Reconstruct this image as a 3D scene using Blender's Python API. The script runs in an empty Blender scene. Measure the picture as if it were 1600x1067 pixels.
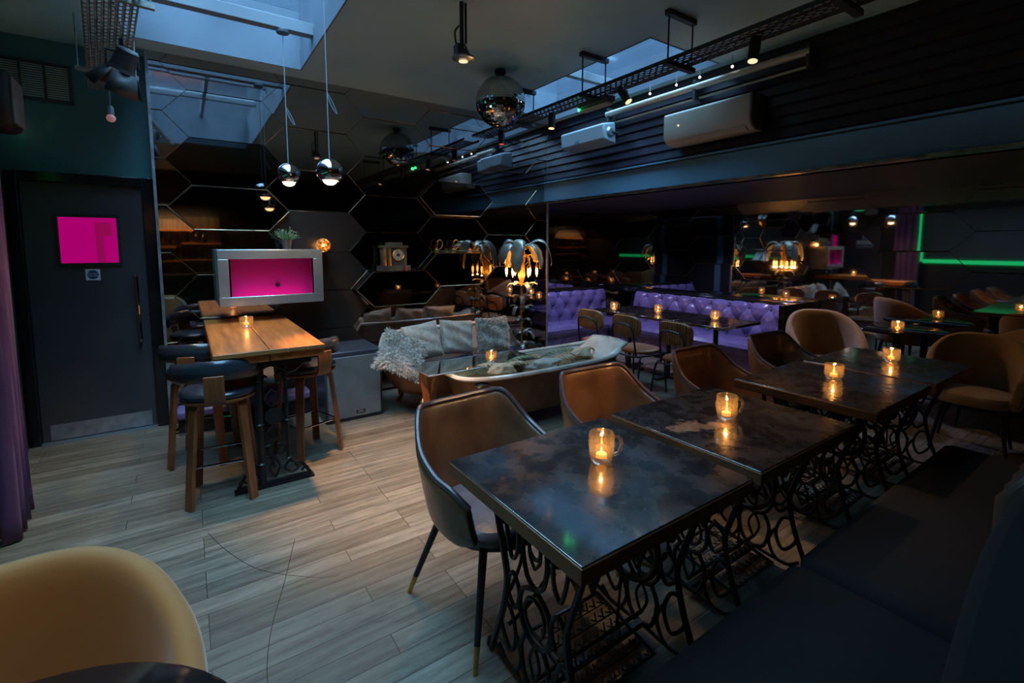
import bpy, bmesh, math, random
from mathutils import Vector, Matrix
PI = math.pi
R = math.radians
rnd = random.Random(7)
S = bpy.context.scene
COL = S.collection
# ------------------------------------------------------------------ camera
cam_d = bpy.data.cameras.new('camera'); cam = bpy.data.objects.new('camera', cam_d); COL.objects.link(cam)
cam.location = (0, 0, 1.55); cam.rotation_euler = (R(90 - 5.4), 0, R(-34.6))
cam_d.sensor_width = 36; cam_d.lens = 738 / 1600 * 36; cam_d.shift_y = -(533.5 - 456) / 1600; cam_d.clip_start = .03
S.camera = cam
# ------------------------------------------------------------------ world: blue daylight sky, brightest overhead
W = bpy.data.worlds.new('sky'); S.world = W; W.use_nodes = True
wn = W.node_tree; wn.nodes.clear()
wo = wn.nodes.new('ShaderNodeOutputWorld'); wb = wn.nodes.new('ShaderNodeBackground')
tc = wn.nodes.new('ShaderNodeTexCoord'); nz = wn.nodes.new('ShaderNodeTexNoise'); nz.inputs['Scale'].default_value = 2.2; nz.inputs['Detail'].default_value = 5
cr = wn.nodes.new('ShaderNodeValToRGB'); cr.color_ramp.elements[0].position = .35; cr.color_ramp.elements[0].color = (.09, .19, .34, 1)
cr.color_ramp.elements[1].position = .7; cr.color_ramp.elements[1].color = (.20, .34, .52, 1)
wn.links.new(tc.outputs['Generated'], nz.inputs['Vector']); wn.links.new(nz.outputs['Fac'], cr.inputs['Fac'])
wn.links.new(cr.outputs[0], wb.inputs['Color']); wb.inputs['Strength'].default_value = 1.0
wn.links.new(wb.outputs[0], wo.inputs[0])
# ------------------------------------------------------------------ lights
def lamp(kind, name, loc, energy, color, size=.05, rot=None, aim=None, spot=None, blend=.4, sy=None):
    d = bpy.data.lights.new(name, kind); d.energy = energy; d.color = color
    o = bpy.data.objects.new(name, d); COL.objects.link(o); o.location = loc
    if kind == 'AREA':
        d.size = size
        if sy: d.shape = 'RECTANGLE'; d.size_y = sy
    elif kind == 'SUN': d.angle = size
    else: d.shadow_soft_size = size
    if kind == 'SPOT': d.spot_size = R(spot); d.spot_blend = blend
    if aim: o.rotation_euler = (Vector(aim) - Vector(loc)).to_track_quat('-Z', 'Y').to_euler()
    if rot: o.rotation_euler = rot
    return o
WARM = (1, .56, .22); AMBER = (1, .42, .10); COOL = (.50, .74, 1)
lamp('SUN', 'daylight', (0, 0, 8), 13.5, (.50, .79, 1), R(85), rot=(R(-8), R(6), 0))
lamp('SUN', 'daylight_slant', (0, 0, 8), 7.5, (.50, .77, 1), R(60), rot=(R(38), R(-20), 0))
def portal(x0, x1, y0, y1, z):
    o = lamp('AREA', 'skylight_portal', ((x0+x1)/2, (y0+y1)/2, z), 1, (1, 1, 1), x1-x0, sy=y1-y0); o.data.cycles.is_portal = True
SK1 = (-.30, .94, .8, 4.66); SK2 = (2.96, 3.86, 2.46, 4.62)  # SK1 is lengthened out of view towards the camera to let in more light
ZC = 3.12
portal(*SK1, ZC+.62); portal(*SK2, ZC+.5)
S.view_settings.view_transform = 'Standard'; S.view_settings.look = 'None'; S.view_settings.gamma = 1
S.view_settings.exposure = 0.5
try: S.view_settings.use_curve_mapping = False
except Exception: pass

for i, (x, y) in enumerate(((4.75, 4.95), (5.35, 2.95))):
    lamp('SPOT', 'alcove_fill', (x, y, 2.08), 62, (.54, .56, 1), .04, aim=(x+.25, y, 0), spot=120, blend=.7)  # added cool fill without fittings, brightens the violet banquette
lamp('SPOT', 'alcove_fill', (5.5, 1.95, 2.08), 12, (1, .62, .30), .04, aim=(5.3, 1.9, 0), spot=110, blend=.7)  # added warm fill without a fitting, brightens the tub chairs
lamp('SPOT', 'armchair_fill', (2.86, .45, 2.70), 150, (1, .52, .20), .04, aim=(1.93, 1.98, .70), spot=19, blend=.6)  # added fill from out of view, no fitting, for the second armchair back
lamp('SPOT', 'armchair_fill', (2.70, .15, 2.70), 70, (1, .60, .30), .04, aim=(1.12, 1.95, .74), spot=20, blend=.8)  # added fill from out of view, no fitting, for the nearest armchair back
lamp('SPOT', 'tub_chair_fill', (-.10, .25, 2.70), 38, (1, .55, .22), .04, aim=(-.38, 1.35, .6), spot=34, blend=.7)  # added fill from out of view, no fitting, warms the corner tub chair
lamp('SPOT', 'theatre_beam', (-.20, 3.60, 2.52), 45, (1, .62, .32), .04, aim=(-.45, 3.75, 0), spot=75, blend=.8)
# ------------------------------------------------------------------ materials
def _m(name):
    m = bpy.data.materials.new(name); m.use_nodes = True; t = m.node_tree
    return m, t, t.nodes['Principled BSDF']
def N(t, k, **kw):
    n = t.nodes.new(k)
    for a, b in kw.items():
        if a in n.inputs: n.inputs[a].default_value = b
        else: setattr(n, a, b)
    return n
def c4(c): return (c[0], c[1], c[2], 1)
def mat(name, col, rough=.5, metal=0, col2=None, scale=8, bump=0, bscale=None, emit=None, es=0, coat=0, rvar=0, stretch=None, sheen=0, detail=5, lo=.35, hi=.65):
    m, t, b = _m(name)
    b.inputs['Base Color'].default_value = c4(col); b.inputs['Roughness'].default_value = rough; b.inputs['Metallic'].default_value = metal
    if coat: b.inputs['Coat Weight'].default_value = coat; b.inputs['Coat Roughness'].default_value = .15
    if sheen: b.inputs['Sheen Weight'].default_value = sheen
    if emit: b.inputs['Emission Color'].default_value = c4(emit); b.inputs['Emission Strength'].default_value = es
    if col2 or bump or rvar:
        tc = N(t, 'ShaderNodeTexCoord'); mp = N(t, 'ShaderNodeMapping'); t.links.new(tc.outputs['Object'], mp.inputs['Vector'])
        if stretch: mp.inputs['Scale'].default_value = stretch
        n = N(t, 'ShaderNodeTexNoise', Scale=scale, Detail=detail); t.links.new(mp.outputs[0], n.inputs['Vector'])
        if col2:
            r = N(t, 'ShaderNodeValToRGB'); r.color_ramp.elements[0].color = c4(col); r.color_ramp.elements[1].color = c4(col2)
            r.color_ramp.elements[0].position = lo; r.color_ramp.elements[1].position = hi
            t.links.new(n.outputs['Fac'], r.inputs['Fac']); t.links.new(r.outputs[0], b.inputs['Base Color'])
        if rvar:
            q = N(t, 'ShaderNodeMapRange'); q.inputs['From Min'].default_value = .3; q.inputs['From Max'].default_value = .7
            q.inputs['To Min'].default_value = max(.03, rough-rvar); q.inputs['To Max'].default_value = rough+rvar
            t.links.new(n.outputs['Fac'], q.inputs['Value']); t.links.new(q.outputs[0], b.inputs['Roughness'])
        if bump:
            n2 = N(t, 'ShaderNodeTexNoise', Scale=bscale or scale*4, Detail=4); t.links.new(mp.outputs[0], n2.inputs['Vector'])
            u = N(t, 'ShaderNodeBump', Strength=bump, Distance=.01); t.links.new(n2.outputs['Fac'], u.inputs['Height']); t.links.new(u.outputs[0], b.inputs['Normal'])
    return m
def mirror(name, col, rough=.03, warp=0):
    m, t, b = _m(name); t.nodes.remove(b)
    g = N(t, 'ShaderNodeBsdfGlossy', Roughness=rough); g.inputs['Color'].default_value = c4(col)
    t.links.new(g.outputs[0], t.nodes['Material Output'].inputs[0]); return m
def glass(name, tint=(1, 1, 1), fac=.12, rough=.05, glow=0):
    m, t, b = _m(name); t.nodes.remove(b)
    tr = N(t, 'ShaderNodeBsdfTransparent'); tr.inputs[0].default_value = c4(tint)
    g = N(t, 'ShaderNodeBsdfGlossy', Roughness=rough); lw = N(t, 'ShaderNodeLayerWeight', Blend=.35)
    mx = N(t, 'ShaderNodeMixShader'); ad = N(t, 'ShaderNodeMath', operation='MULTIPLY_ADD'); ad.inputs[1].default_value = .8; ad.inputs[2].default_value = fac
    t.links.new(lw.outputs['Facing'], ad.inputs[0]); t.links.new(ad.outputs[0], mx.inputs[0]); t.links.new(tr.outputs[0], mx.inputs[1]); t.links.new(g.outputs[0], mx.inputs[2])
    out = mx
    if glow:
        tl = N(t, 'ShaderNodeBsdfTranslucent'); tl.inputs[0].default_value = (1, .85, .6, 1); m2 = N(t, 'ShaderNodeMixShader'); m2.inputs[0].default_value = glow
        t.links.new(mx.outputs[0], m2.inputs[1]); t.links.new(tl.outputs[0], m2.inputs[2]); out = m2
    t.links.new(out.outputs[0], t.nodes['Material Output'].inputs[0]); return m
def emis(name, col, s):
    m, t, b = _m(name); t.nodes.remove(b); e = N(t, 'ShaderNodeEmission', Strength=s); e.inputs['Color'].default_value = c4(col)
    t.links.new(e.outputs[0], t.nodes['Material Output'].inputs[0]); return m

def floor_mat():
    m, t, b = _m('weathered_oak_planks')
    tc = N(t, 'ShaderNodeTexCoord')
    br = N(t, 'ShaderNodeTexBrick'); br.offset = .37; br.offset_frequency = 3; br.squash = 1
    br.inputs['Scale'].default_value = 1; br.inputs['Brick Width'].default_value = .95; br.inputs['Row Height'].default_value = .108
    br.inputs['Mortar Size'].default_value = .0019; br.inputs['Mortar Smooth'].default_value = .2; br.inputs['Bias'].default_value = 0
    br.inputs['Color1'].default_value = (0, 0, 0, 1); br.inputs['Color2'].default_value = (1, 1, 1, 1); br.inputs['Mortar'].default_value = (.5, .5, .5, 1)
    t.links.new(tc.outputs['Object'], br.inputs['Vector'])
    # grain runs along the plank; each plank offsets the grain
    sep = N(t, 'ShaderNodeSeparateColor'); t.links.new(br.outputs['Color'], sep.inputs[0])
    mul = N(t, 'ShaderNodeMath', operation='MULTIPLY'); mul.inputs[1].default_value = 23; t.links.new(sep.outputs[0], mul.inputs[0])
    cmb = N(t, 'ShaderNodeCombineXYZ'); t.links.new(mul.outputs[0], cmb.inputs['Y']); t.links.new(mul.outputs[0], cmb.inputs['Z'])
    va = N(t, 'ShaderNodeVectorMath', operation='ADD'); t.links.new(tc.outputs['Object'], va.inputs[0]); t.links.new(cmb.outputs[0], va.inputs[1])
    mp = N(t, 'ShaderNodeMapping'); mp.inputs['Scale'].default_value = (1.3, 11, 1); t.links.new(va.outputs[0], mp.inputs['Vector'])
    g1 = N(t, 'ShaderNodeTexNoise', Scale=2.2, Detail=10, Roughness=.78, Distortion=1.0); t.links.new(mp.outputs[0], g1.inputs['Vector'])
    mp2 = N(t, 'ShaderNodeMapping'); mp2.inputs['Scale'].default_value = (.5, 2.6, 1); t.links.new(va.outputs[0], mp2.inputs['Vector'])
    wv = N(t, 'ShaderNodeTexWave', Scale=2.0, Distortion=9, Detail=4); wv.bands_direction = 'Y'; wv.inputs['Detail Scale'].default_value = .7; t.links.new(mp2.outputs[0], wv.inputs['Vector'])
    mixg = N(t, 'ShaderNodeMath', operation='MULTIPLY_ADD'); mixg.inputs[1].default_value = .10; t.links.new(wv.outputs['Fac'], mixg.inputs[0])
    m3 = N(t, 'ShaderNodeMath', operation='MULTIPLY'); m3.inputs[1].default_value = .95; t.links.new(g1.outputs['Fac'], m3.inputs[0]); t.links.new(m3.outputs[0], mixg.inputs[2])
    rp = N(t, 'ShaderNodeValToRGB'); e = rp.color_ramp.elements
    e[0].position = .26; e[0].color = (.036, .031, .023, 1); e[1].position = .82; e[1].color = (.33, .315, .25, 1)
    k = rp.color_ramp.elements.new(.47); k.color = (.165, .155, .12, 1)
    t.links.new(mixg.outputs[0], rp.inputs['Fac'])
    # plank to plank tone
    tr = N(t, 'ShaderNodeValToRGB'); tr.color_ramp.elements[0].color = (.60, .56, .52, 1); tr.color_ramp.elements[1].color = (1.1, 1.1, 1.08, 1); t.links.new(sep.outputs[0], tr.inputs['Fac'])
    mm = N(t, 'ShaderNodeMix', data_type='RGBA', blend_type='MULTIPLY'); mm.inputs[0].default_value = 1; t.links.new(rp.outputs[0], mm.inputs[6]); t.links.new(tr.outputs[0], mm.inputs[7])
    # worn stains
    n3 = N(t, 'ShaderNodeTexNoise', Scale=1.3, Detail=8, Roughness=.7); t.links.new(tc.outputs['Object'], n3.inputs['Vector'])
    r3 = N(t, 'ShaderNodeValToRGB'); r3.color_ramp.elements[0].position = .3; r3.color_ramp.elements[0].color = (.55, .55, .55, 1); r3.color_ramp.elements[1].position = .62; t.links.new(n3.outputs['Fac'], r3.inputs['Fac'])
    m4 = N(t, 'ShaderNodeMix', data_type='RGBA', blend_type='MULTIPLY'); m4.inputs[0].default_value = .8; t.links.new(mm.outputs[2], m4.inputs[6]); t.links.new(r3.outputs[0], m4.inputs[7])
    m5 = N(t, 'ShaderNodeMix', data_type='RGBA'); t.links.new(br.outputs['Fac'], m5.inputs[0]); t.links.new(m4.outputs[2], m5.inputs[6]); m5.inputs[7].default_value = (.018, .014, .012, 1)
    t.links.new(m5.outputs[2], b.inputs['Base Color'])
    q = N(t, 'ShaderNodeMapRange'); q.inputs['To Min'].default_value = .34; q.inputs['To Max'].default_value = .62; t.links.new(g1.outputs['Fac'], q.inputs['Value']); t.links.new(q.outputs[0], b.inputs['Roughness'])
    bp = N(t, 'ShaderNodeBump', Strength=.25, Distance=.004); t.links.new(mixg.outputs[0], bp.inputs['Height']); t.links.new(bp.outputs[0], b.inputs['Normal'])
    return m
def table_mat(patch=None):
    m, t, b = _m('patinated_metal_table')
    tc = N(t, 'ShaderNodeTexCoord'); oi = N(t, 'ShaderNodeObjectInfo'); va = N(t, 'ShaderNodeVectorMath', operation='ADD')
    ml = N(t, 'ShaderNodeMath', operation='MULTIPLY'); ml.inputs[1].default_value = 9; t.links.new(oi.outputs['Random'], ml.inputs[0])
    t.links.new(tc.outputs['Object'], va.inputs[0]); t.links.new(ml.outputs[0], va.inputs[1])
    n = N(t, 'ShaderNodeTexNoise', Scale=3.0, Detail=8, Roughness=.6, Distortion=.5); t.links.new(va.outputs[0], n.inputs['Vector'])
    r = N(t, 'ShaderNodeValToRGB'); e = r.color_ramp.elements; e[0].position = .25; e[0].color = (.010, .009, .010, 1); e[1].position = .88; e[1].color = (.12, .085, .06, 1)
    k = e.new(.62); k.color = (.026, .021, .018, 1)
    t.links.new(n.outputs['Fac'], r.inputs['Fac']); t.links.new(r.outputs[0], b.inputs['Base Color'])
    if patch:       # a worn bare patch with its own outline
        mp = N(t, 'ShaderNodeMapping'); mp.vector_type = 'TEXTURE'; mp.inputs['Location'].default_value = (patch[0], patch[1], .757); mp.inputs['Rotation'].default_value = (0, 0, R(patch[2])); mp.inputs['Scale'].default_value = (patch[3], patch[4], 1)
        t.links.new(tc.outputs['Object'], mp.inputs['Vector'])
        ln = N(t, 'ShaderNodeVectorMath', operation='LENGTH'); t.links.new(mp.outputs[0], ln.inputs[0])
        nn = N(t, 'ShaderNodeTexNoise', Scale=13, Detail=4); t.links.new(tc.outputs['Object'], nn.inputs['Vector'])
        ad = N(t, 'ShaderNodeMath', operation='MULTIPLY_ADD'); ad.inputs[1].default_value = 2.6; t.links.new(nn.outputs['Fac'], ad.inputs[0]); t.links.new(ln.outputs['Value'], ad.inputs[2])
        rr = N(t, 'ShaderNodeValToRGB'); rr.color_ramp.elements[0].position = .0; rr.color_ramp.elements[0].color = (1, 1, 1, 1); rr.color_ramp.elements[1].color = (0, 0, 0, 1)
        mr = N(t, 'ShaderNodeMapRange'); mr.inputs['From Min'].default_value = 1.95; mr.inputs['From Max'].default_value = 2.15; mr.inputs['To Min'].default_value = 1; mr.inputs['To Max'].default_value = 0; t.links.new(ad.outputs[0], mr.inputs['Value'])
        mx = N(t, 'ShaderNodeMix', data_type='RGBA'); t.links.new(mr.outputs[0], mx.inputs[0]); t.links.new(r.outputs[0], mx.inputs[6]); mx.inputs[7].default_value = (.46, .25, .13, 1); t.links.new(mx.outputs[2], b.inputs['Base Color'])
    n2 = N(t, 'ShaderNodeTexNoise', Scale=9, Detail=7, Roughness=.7); t.links.new(va.outputs[0], n2.inputs['Vector'])
    q = N(t, 'ShaderNodeMapRange'); q.inputs['From Min'].default_value = .35; q.inputs['From Max'].default_value = .68; q.inputs['To Min'].default_value = .10; q.inputs['To Max'].default_value = .48
    t.links.new(n2.outputs['Fac'], q.inputs['Value']); t.links.new(q.outputs[0], b.inputs['Roughness'])
    b.inputs['Metallic'].default_value = .3; b.inputs['Specular IOR Level'].default_value = 1.0; b.inputs['Coat Weight'].default_value = 1; b.inputs['Coat Roughness'].default_value = .09; b.inputs['Coat IOR'].default_value = 2.5; t.links.new(bp.outputs[0], b.inputs['Coat Normal']) if False else None
    n4 = N(t, 'ShaderNodeTexNoise', Scale=16, Detail=3); t.links.new(va.outputs[0], n4.inputs['Vector'])
    bp = N(t, 'ShaderNodeBump', Strength=.35, Distance=.006); t.links.new(n4.outputs['Fac'], bp.inputs['Height']); t.links.new(bp.outputs[0], b.inputs['Normal'])
    return m
def wood(name, dark, light, scale=3, stretch=(1, 12, 12), rough=.4):
    return mat(name, dark, rough, col2=light, scale=scale, stretch=stretch, bump=.15, coat=.2, lo=.3, hi=.7)
M = dict(
 floor=floor_mat(), table=table_mat(), tablep=table_mat((-.20, .03, -28, .14, .07)),
 ceil=mat('dark_ceiling_paint', (.38, .57, .61), .42, col2=(.42, .62, .66), scale=1.5, bump=.05, bscale=3),
 wall=mat('black_green_gloss_paint', (.07, .18, .20), .22, bump=.06, bscale=3, rvar=.06, scale=2),
 black=mat('black_paint', (.012, .012, .013), .5, bump=.05, bscale=30),
 gloss=mat('black_gloss', (.008, .009, .011), .12, rvar=.05, scale=3),
 fascia=mat('dark_blue_gloss_fascia', (.09, .19, .28), .16, rvar=.08, scale=2.5, bump=.12, bscale=5, coat=.4),
 slat=mat('dark_slats', (.022, .018, .03), .3, bump=.08, bscale=20),
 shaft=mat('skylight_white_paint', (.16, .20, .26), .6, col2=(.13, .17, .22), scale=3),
 shaftbar=mat('grey_painted_bar', (.20, .24, .28), .5),
 door=mat('charcoal_door_paint', (.035, .036, .042), .38, col2=(.045, .047, .055), scale=2, bump=.06, bscale=12),
 steel=mat('brushed_steel', (.38, .48, .54), .30, .75, col2=(.26, .33, .38), scale=3, rvar=.06),
 steel2=mat('worn_steel', (.40, .43, .46), .42, .7, col2=(.22, .24, .26), scale=9, bump=.1),
 chrome=mat('polished_chrome', (.62, .63, .70), .06, 1),
 iron=mat('cast_iron', (.014, .014, .015), .38, .4, bump=.12, bscale=60),
 ironb=mat('treadle_iron', (.05, .06, .08), .32, .7, bump=.12, bscale=60),
 brass=mat('aged_brass_edge', (.36, .25, .14), .35, 1, col2=(.10, .07, .05), scale=9),
 gold=mat('gilded_metal', (.72, .42, .12), .32, .85, col2=(.45, .24, .07), scale=20, bump=.2, bscale=60),
 goldleaf=mat('tarnished_gilt_leaf', (.42, .36, .27), .36, .55, col2=(.20, .21, .20), scale=9, bump=.3, bscale=40),
 leather=mat('brown_worn_leather', (.075, .036, .020), .34, col2=(.16, .075, .032), scale=5, bump=.18, bscale=45, rvar=.1, coat=.15),
 leatherg=mat('grey_plum_leather', (.10, .085, .10), .34, col2=(.17, .15, .165), scale=7, bump=.18, bscale=40, rvar=.08),
 rim=mat('dark_plum_leather_rim', (.055, .038, .045), .30, bump=.1, bscale=40),
 piping=mat('dark_piping', (.03, .024, .028), .3),
 legblack=mat('black_metal_leg', (.035, .035, .04), .4, .5),
 purple=mat('violet_leather', (.13, .105, .25), .27, col2=(.17, .14, .31), scale=4, bump=.12, bscale=50, rvar=.05),
 tan=mat('ribbed_tan_leather', (.22, .105, .045), .42, col2=(.32, .16, .07), scale=12, bump=.15, bscale=50),
 velvet=mat('mustard_velvet', (.26, .14, .036), .75, col2=(.32, .175, .045), scale=3, sheen=.5),
 hide=mat('black_seat_leather', (.018, .024, .034), .22, bump=.1, bscale=40, rvar=.05, scale=6),
 bench=mat('black_bench_upholstery', (.009, .009, .010), .9, bump=.2, bscale=80),
 ridged=mat('ribbed_bronze_upholstery', (.03, .022, .016), .45, bump=.1, bscale=60),
 walnut=wood('bentwood_walnut', (.10, .032, .010), (.22, .075, .022), 4, (10, 10, 1)),
 oak=wood('oiled_table_oak', (.22, .07, .014), (.50, .185, .042), 2.4, (12, 1.2, 12), .3),
 oakend=wood('oak_edge', (.15, .06, .018), (.32, .14, .045), 3, (1, 12, 12), .4),
 purplecl=mat('purple_velvet_curtain', (.085, .026, .075), .55, col2=(.14, .05, .125), scale=3, sheen=.12, bump=.1, bscale=60),
 subw=mat('black_speaker_cloth', (.14, .14, .135), .75, col2=(.19, .19, .18), scale=6, bump=.3, bscale=120),
 subb=mat('speaker_cabinet', (.04, .045, .06), .35, bump=.15, bscale=90),
 cush=mat('pale_knit_cushion', (.36, .35, .30), .9, col2=(.50, .48, .41), scale=30, bump=.6, bscale=70),
 fur=mat('shaggy_grey_fleece', (.36, .36, .32), .95, col2=(.62, .61, .55), scale=50, bump=.5, bscale=80),
 enamel=mat('aged_white_enamel', (.62, .60, .54), .22, col2=(.45, .40, .32), scale=6, rvar=.06, coat=.3),
 rust=mat('bronze_tub_shell', (.12, .055, .025), .38, .4, col2=(.21, .10, .05), scale=4, bump=.15, bscale=15, rvar=.1),
 seatblue=mat('navy_leather_seat', (.022, .03, .055), .26, bump=.1, bscale=30, rvar=.06, scale=5),
 dry=mat('dried_palm_leaf', (.36, .27, .16), .7, col2=(.56, .46, .31), scale=10, bump=.3, bscale=40),
 dryg=mat('faded_green_leaf', (.12, .16, .09), .6, col2=(.25, .27, .16), scale=10, bump=.3, bscale=40),
 moss=mat('dry_moss', (.16, .13, .08), .95, col2=(.30, .25, .16), scale=14, bump=.8, bscale=40),
 plantg=mat('green_foliage', (.05, .15, .05), .6, col2=(.16, .26, .12), scale=20), flower=mat('pale_pink_buds', (.42, .28, .22), .7),
 pot=mat('dark_pot', (.03, .035, .045), .4),
 grille=mat('cream_grille', (.55, .62, .52), .5), galv=mat('galvanised_tray', (.34, .38, .36), .5, .4, col2=(.2, .22, .21), scale=20),
 tray=mat('dark_cable_tray', (.05, .052, .055), .45, .6),
 whitepl=mat('cream_plastic', (.34, .32, .28), .38, bump=.02, bscale=5), greypl=mat('grey_loudspeaker_plastic', (.22, .27, .31), .45, bump=.1, bscale=120),
 darkpl=mat('dark_plastic', (.04, .045, .05), .45),
 tubem=mat('pale_roller_tube', (.52, .46, .37), .4, .2),
 marble=mat('dark_marble', (.06, .055, .05), .18, col2=(.20, .16, .10), scale=8), dial=mat('clock_dial', (.55, .46, .32), .5),
 redc=mat('red_candle', (.35, .01, .03), .4), wax=mat('candle_wax', (.85, .55, .25), .5, emit=(1, .40, .08), es=.7),  # wax emission: glow of the flame put into the wax itself
 glassm=glass('dimpled_glass', (1, .95, .88), .22, .04, .045), glasst=glass('table_glass', (.75, .85, .80), .12, .03), pane=glass('roof_glazing', (.80, .92, 1), .04, .15),
 flame=emis('candle_flame', (1, .42, .10), 12), bulb=emis('warm_lamp_face', (1, .58, .26), 9), bulbdim=emis('dim_lamp_face', (1, .60, .34), 1.1), filam=emis('filament_bulb', (1, .42, .10), 9),
 glint=emis('glowing_hook_glint', (.9, .95, 1), 6), greenled=emis('green_led', (.05, 1, .22), 4),  # glint: highlight on the roller hooks, put in as emission
 exitg=emis('exit_sign_green', (.0, .32, .14), .9), white=emis('exit_sign_white', (.75, .9, .8), .8),
 pinkp=emis('magenta_backlit_pane', (.46, .0, .17), .60), pinkd=mat('magenta_recess', (.6, .01, .25), .6),
 paperw=mat('white_label', (.6, .62, .64), .5), blue=mat('blue_sign_disc', (.01, .04, .12), .5),
 greenstrip=emis('green_led_strip', (.02, .75, .22), .9), screen=mat('grey_screen', (.05, .055, .05), .6),
 mir=mirror('smoked_mirror', (.42, .40, .40)), mirblk=mirror('black_mirror', (.11, .11, .115), .03), mirbrown=mat('bronze_matt_panel', (.028, .021, .017), .3),
 mirball=mirror('mirror_ball_tile', (.62, .64, .62), .05), grout=mat('ball_core', (.02, .02, .02), .6),
 txt=mat('silver_lettering', (.5, .5, .48), .4, .5),
 bottleg=glass('bottle_glass', (.5, .35, .15), .2, .05),
)
M['bench'].node_tree.nodes['Principled BSDF'].inputs['Specular IOR Level'].default_value = .25
# ------------------------------------------------------------------ mesh builder
class MB:
    def __init__(s): s.v = []; s.f = []
    def add(s, vs, fs):
        o = len(s.v); s.v += [tuple(v) for v in vs]; s.f += [tuple(i+o for i in f) for f in fs]; return s
    def box(s, x0, x1, y0, y1, z0, z1, mt=None):
        vs = [Vector((x, y, z)) for z in (z0, z1) for y in (y0, y1) for x in (x0, x1)]
        if mt: vs = [mt @ v for v in vs]
        return s.add(vs, [(0, 2, 3, 1), (4, 5, 7, 6), (0, 1, 5, 4), (2, 6, 7, 3), (0, 4, 6, 2), (1, 3, 7, 5)])
    def prism(s, poly, ax, a, b):       # poly in the two other axes, extruded along ax from a to b
        n = len(poly)
        def p(u, v, w): return {'x': (w, u, v), 'y': (u, w, v), 'z': (u, v, w)}[ax]
        return s.add([p(u, v, a) for u, v in poly] + [p(u, v, b) for u, v in poly],
                     [tuple(range(n))[::-1], tuple(range(n, 2*n))] + [(i, (i+1) % n, n+(i+1) % n, n+i) for i in range(n)])
    def tube(s, pts, r, n=6, closed=False, flat=1.0, caps=True):
        pts = [Vector(p) for p in pts]; k = len(pts); rr = r if isinstance(r, (list, tuple)) else [r]*k
        o = len(s.v); up = None
        for i, p in enumerate(pts):
            a = pts[(i-1) % k] if (closed or i) else pts[0]; b = pts[(i+1) % k] if (closed or i < k-1) else pts[-1]
            d = (b-a); d = d.normalized() if d.length > 1e-9 else Vector((0, 0, 1))
            if up is None: up = Vector((0, 0, 1)) if abs(d.z) < .9 else Vector((1, 0, 0))
            x = d.cross(up); 
            if x.length < 1e-4: x = d.orthogonal()
            x.normalize(); up = x.cross(d).normalized()
            for j in range(n):
                t = 2*PI*j/n; s.v.append(tuple(p + x*math.cos(t)*rr[i] + up*math.sin(t)*rr[i]*flat))
        m = k if closed else k-1
        for i in range(m):
            for j in range(n):
                a = o+i*n+j; b = o+i*n+(j+1) % n; c = o+((i+1) % k)*n+(j+1) % n; d = o+((i+1) % k)*n+j; s.f.append((a, b, c, d))
        if not closed and caps: s.f += [tuple(o+j for j in range(n))[::-1], tuple(o+(k-1)*n+j for j in range(n))]
        return s
    def cyl(s, p0, p1, r0, r1=None, n=16): return s.tube([p0, p1], [r0, r0 if r1 is None else r1], n)
    def lathe(s, prof, c=(0, 0, 0), n=24, ax='z', sx=1, sy=1, mt=None):
        o = len(s.v); k = len(prof)
        for r, h in prof:
            for j in range(n):
                t = 2*PI*j/n; a, b = r*math.cos(t)*sx, r*math.sin(t)*sy
                v = Vector({'z': (a, b, h), 'y': (a, h, b), 'x': (h, a, b)}[ax])
                if mt: v = mt @ v
                s.v.append(tuple(v+Vector(c)))
        for i in range(k-1):
            for j in range(n): s.f.append((o+i*n+j, o+i*n+(j+1) % n, o+(i+1)*n+(j+1) % n, o+(i+1)*n+j))
        if prof[0][0] > 1e-5: s.f.append(tuple(o+j for j in range(n))[::-1])
        if prof[-1][0] > 1e-5: s.f.append(tuple(o+(k-1)*n+j for j in range(n)))
        return s
    def sphere(s, c, r, n=16, m=10, sz=1):
        return s.lathe([(max(1e-6, r*math.sin(PI*i/m)), -r*sz*math.cos(PI*i/m)) for i in range(m+1)], c, n)
    def grid(s, fn, nu, nv, cu=False):
        o = len(s.v)
        for i in range(nu+(0 if cu else 1)):
            for j in range(nv+1): s.v.append(tuple(fn(i/nu, j/nv)))
        for i in range(nu):
            for j in range(nv):
                i2 = (i+1) % nu if cu else i+1
                s.f.append((o+i*(nv+1)+j, o+i2*(nv+1)+j, o+i2*(nv+1)+j+1, o+i*(nv+1)+j+1))
        return s
def sm(pts, k=6, closed=False):         # Catmull-Rom smoothing
    P = [Vector(p) for p in pts]; n = len(P); out = []
    for i in range(n if closed else n-1):
        a, b, c, d = (P[(i-1) % n] if closed or i else P[0]), P[i], P[(i+1) % n], (P[(i+2) % n] if closed or i+2 < n else P[-1])
        for j in range(k):
            t = j/k; out.append(.5*((2*b)+(c-a)*t+(2*a-5*b+4*c-d)*t*t+(3*b-a-3*c+d)*t**3))
    if not closed: out.append(P[-1])
    return out
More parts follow.
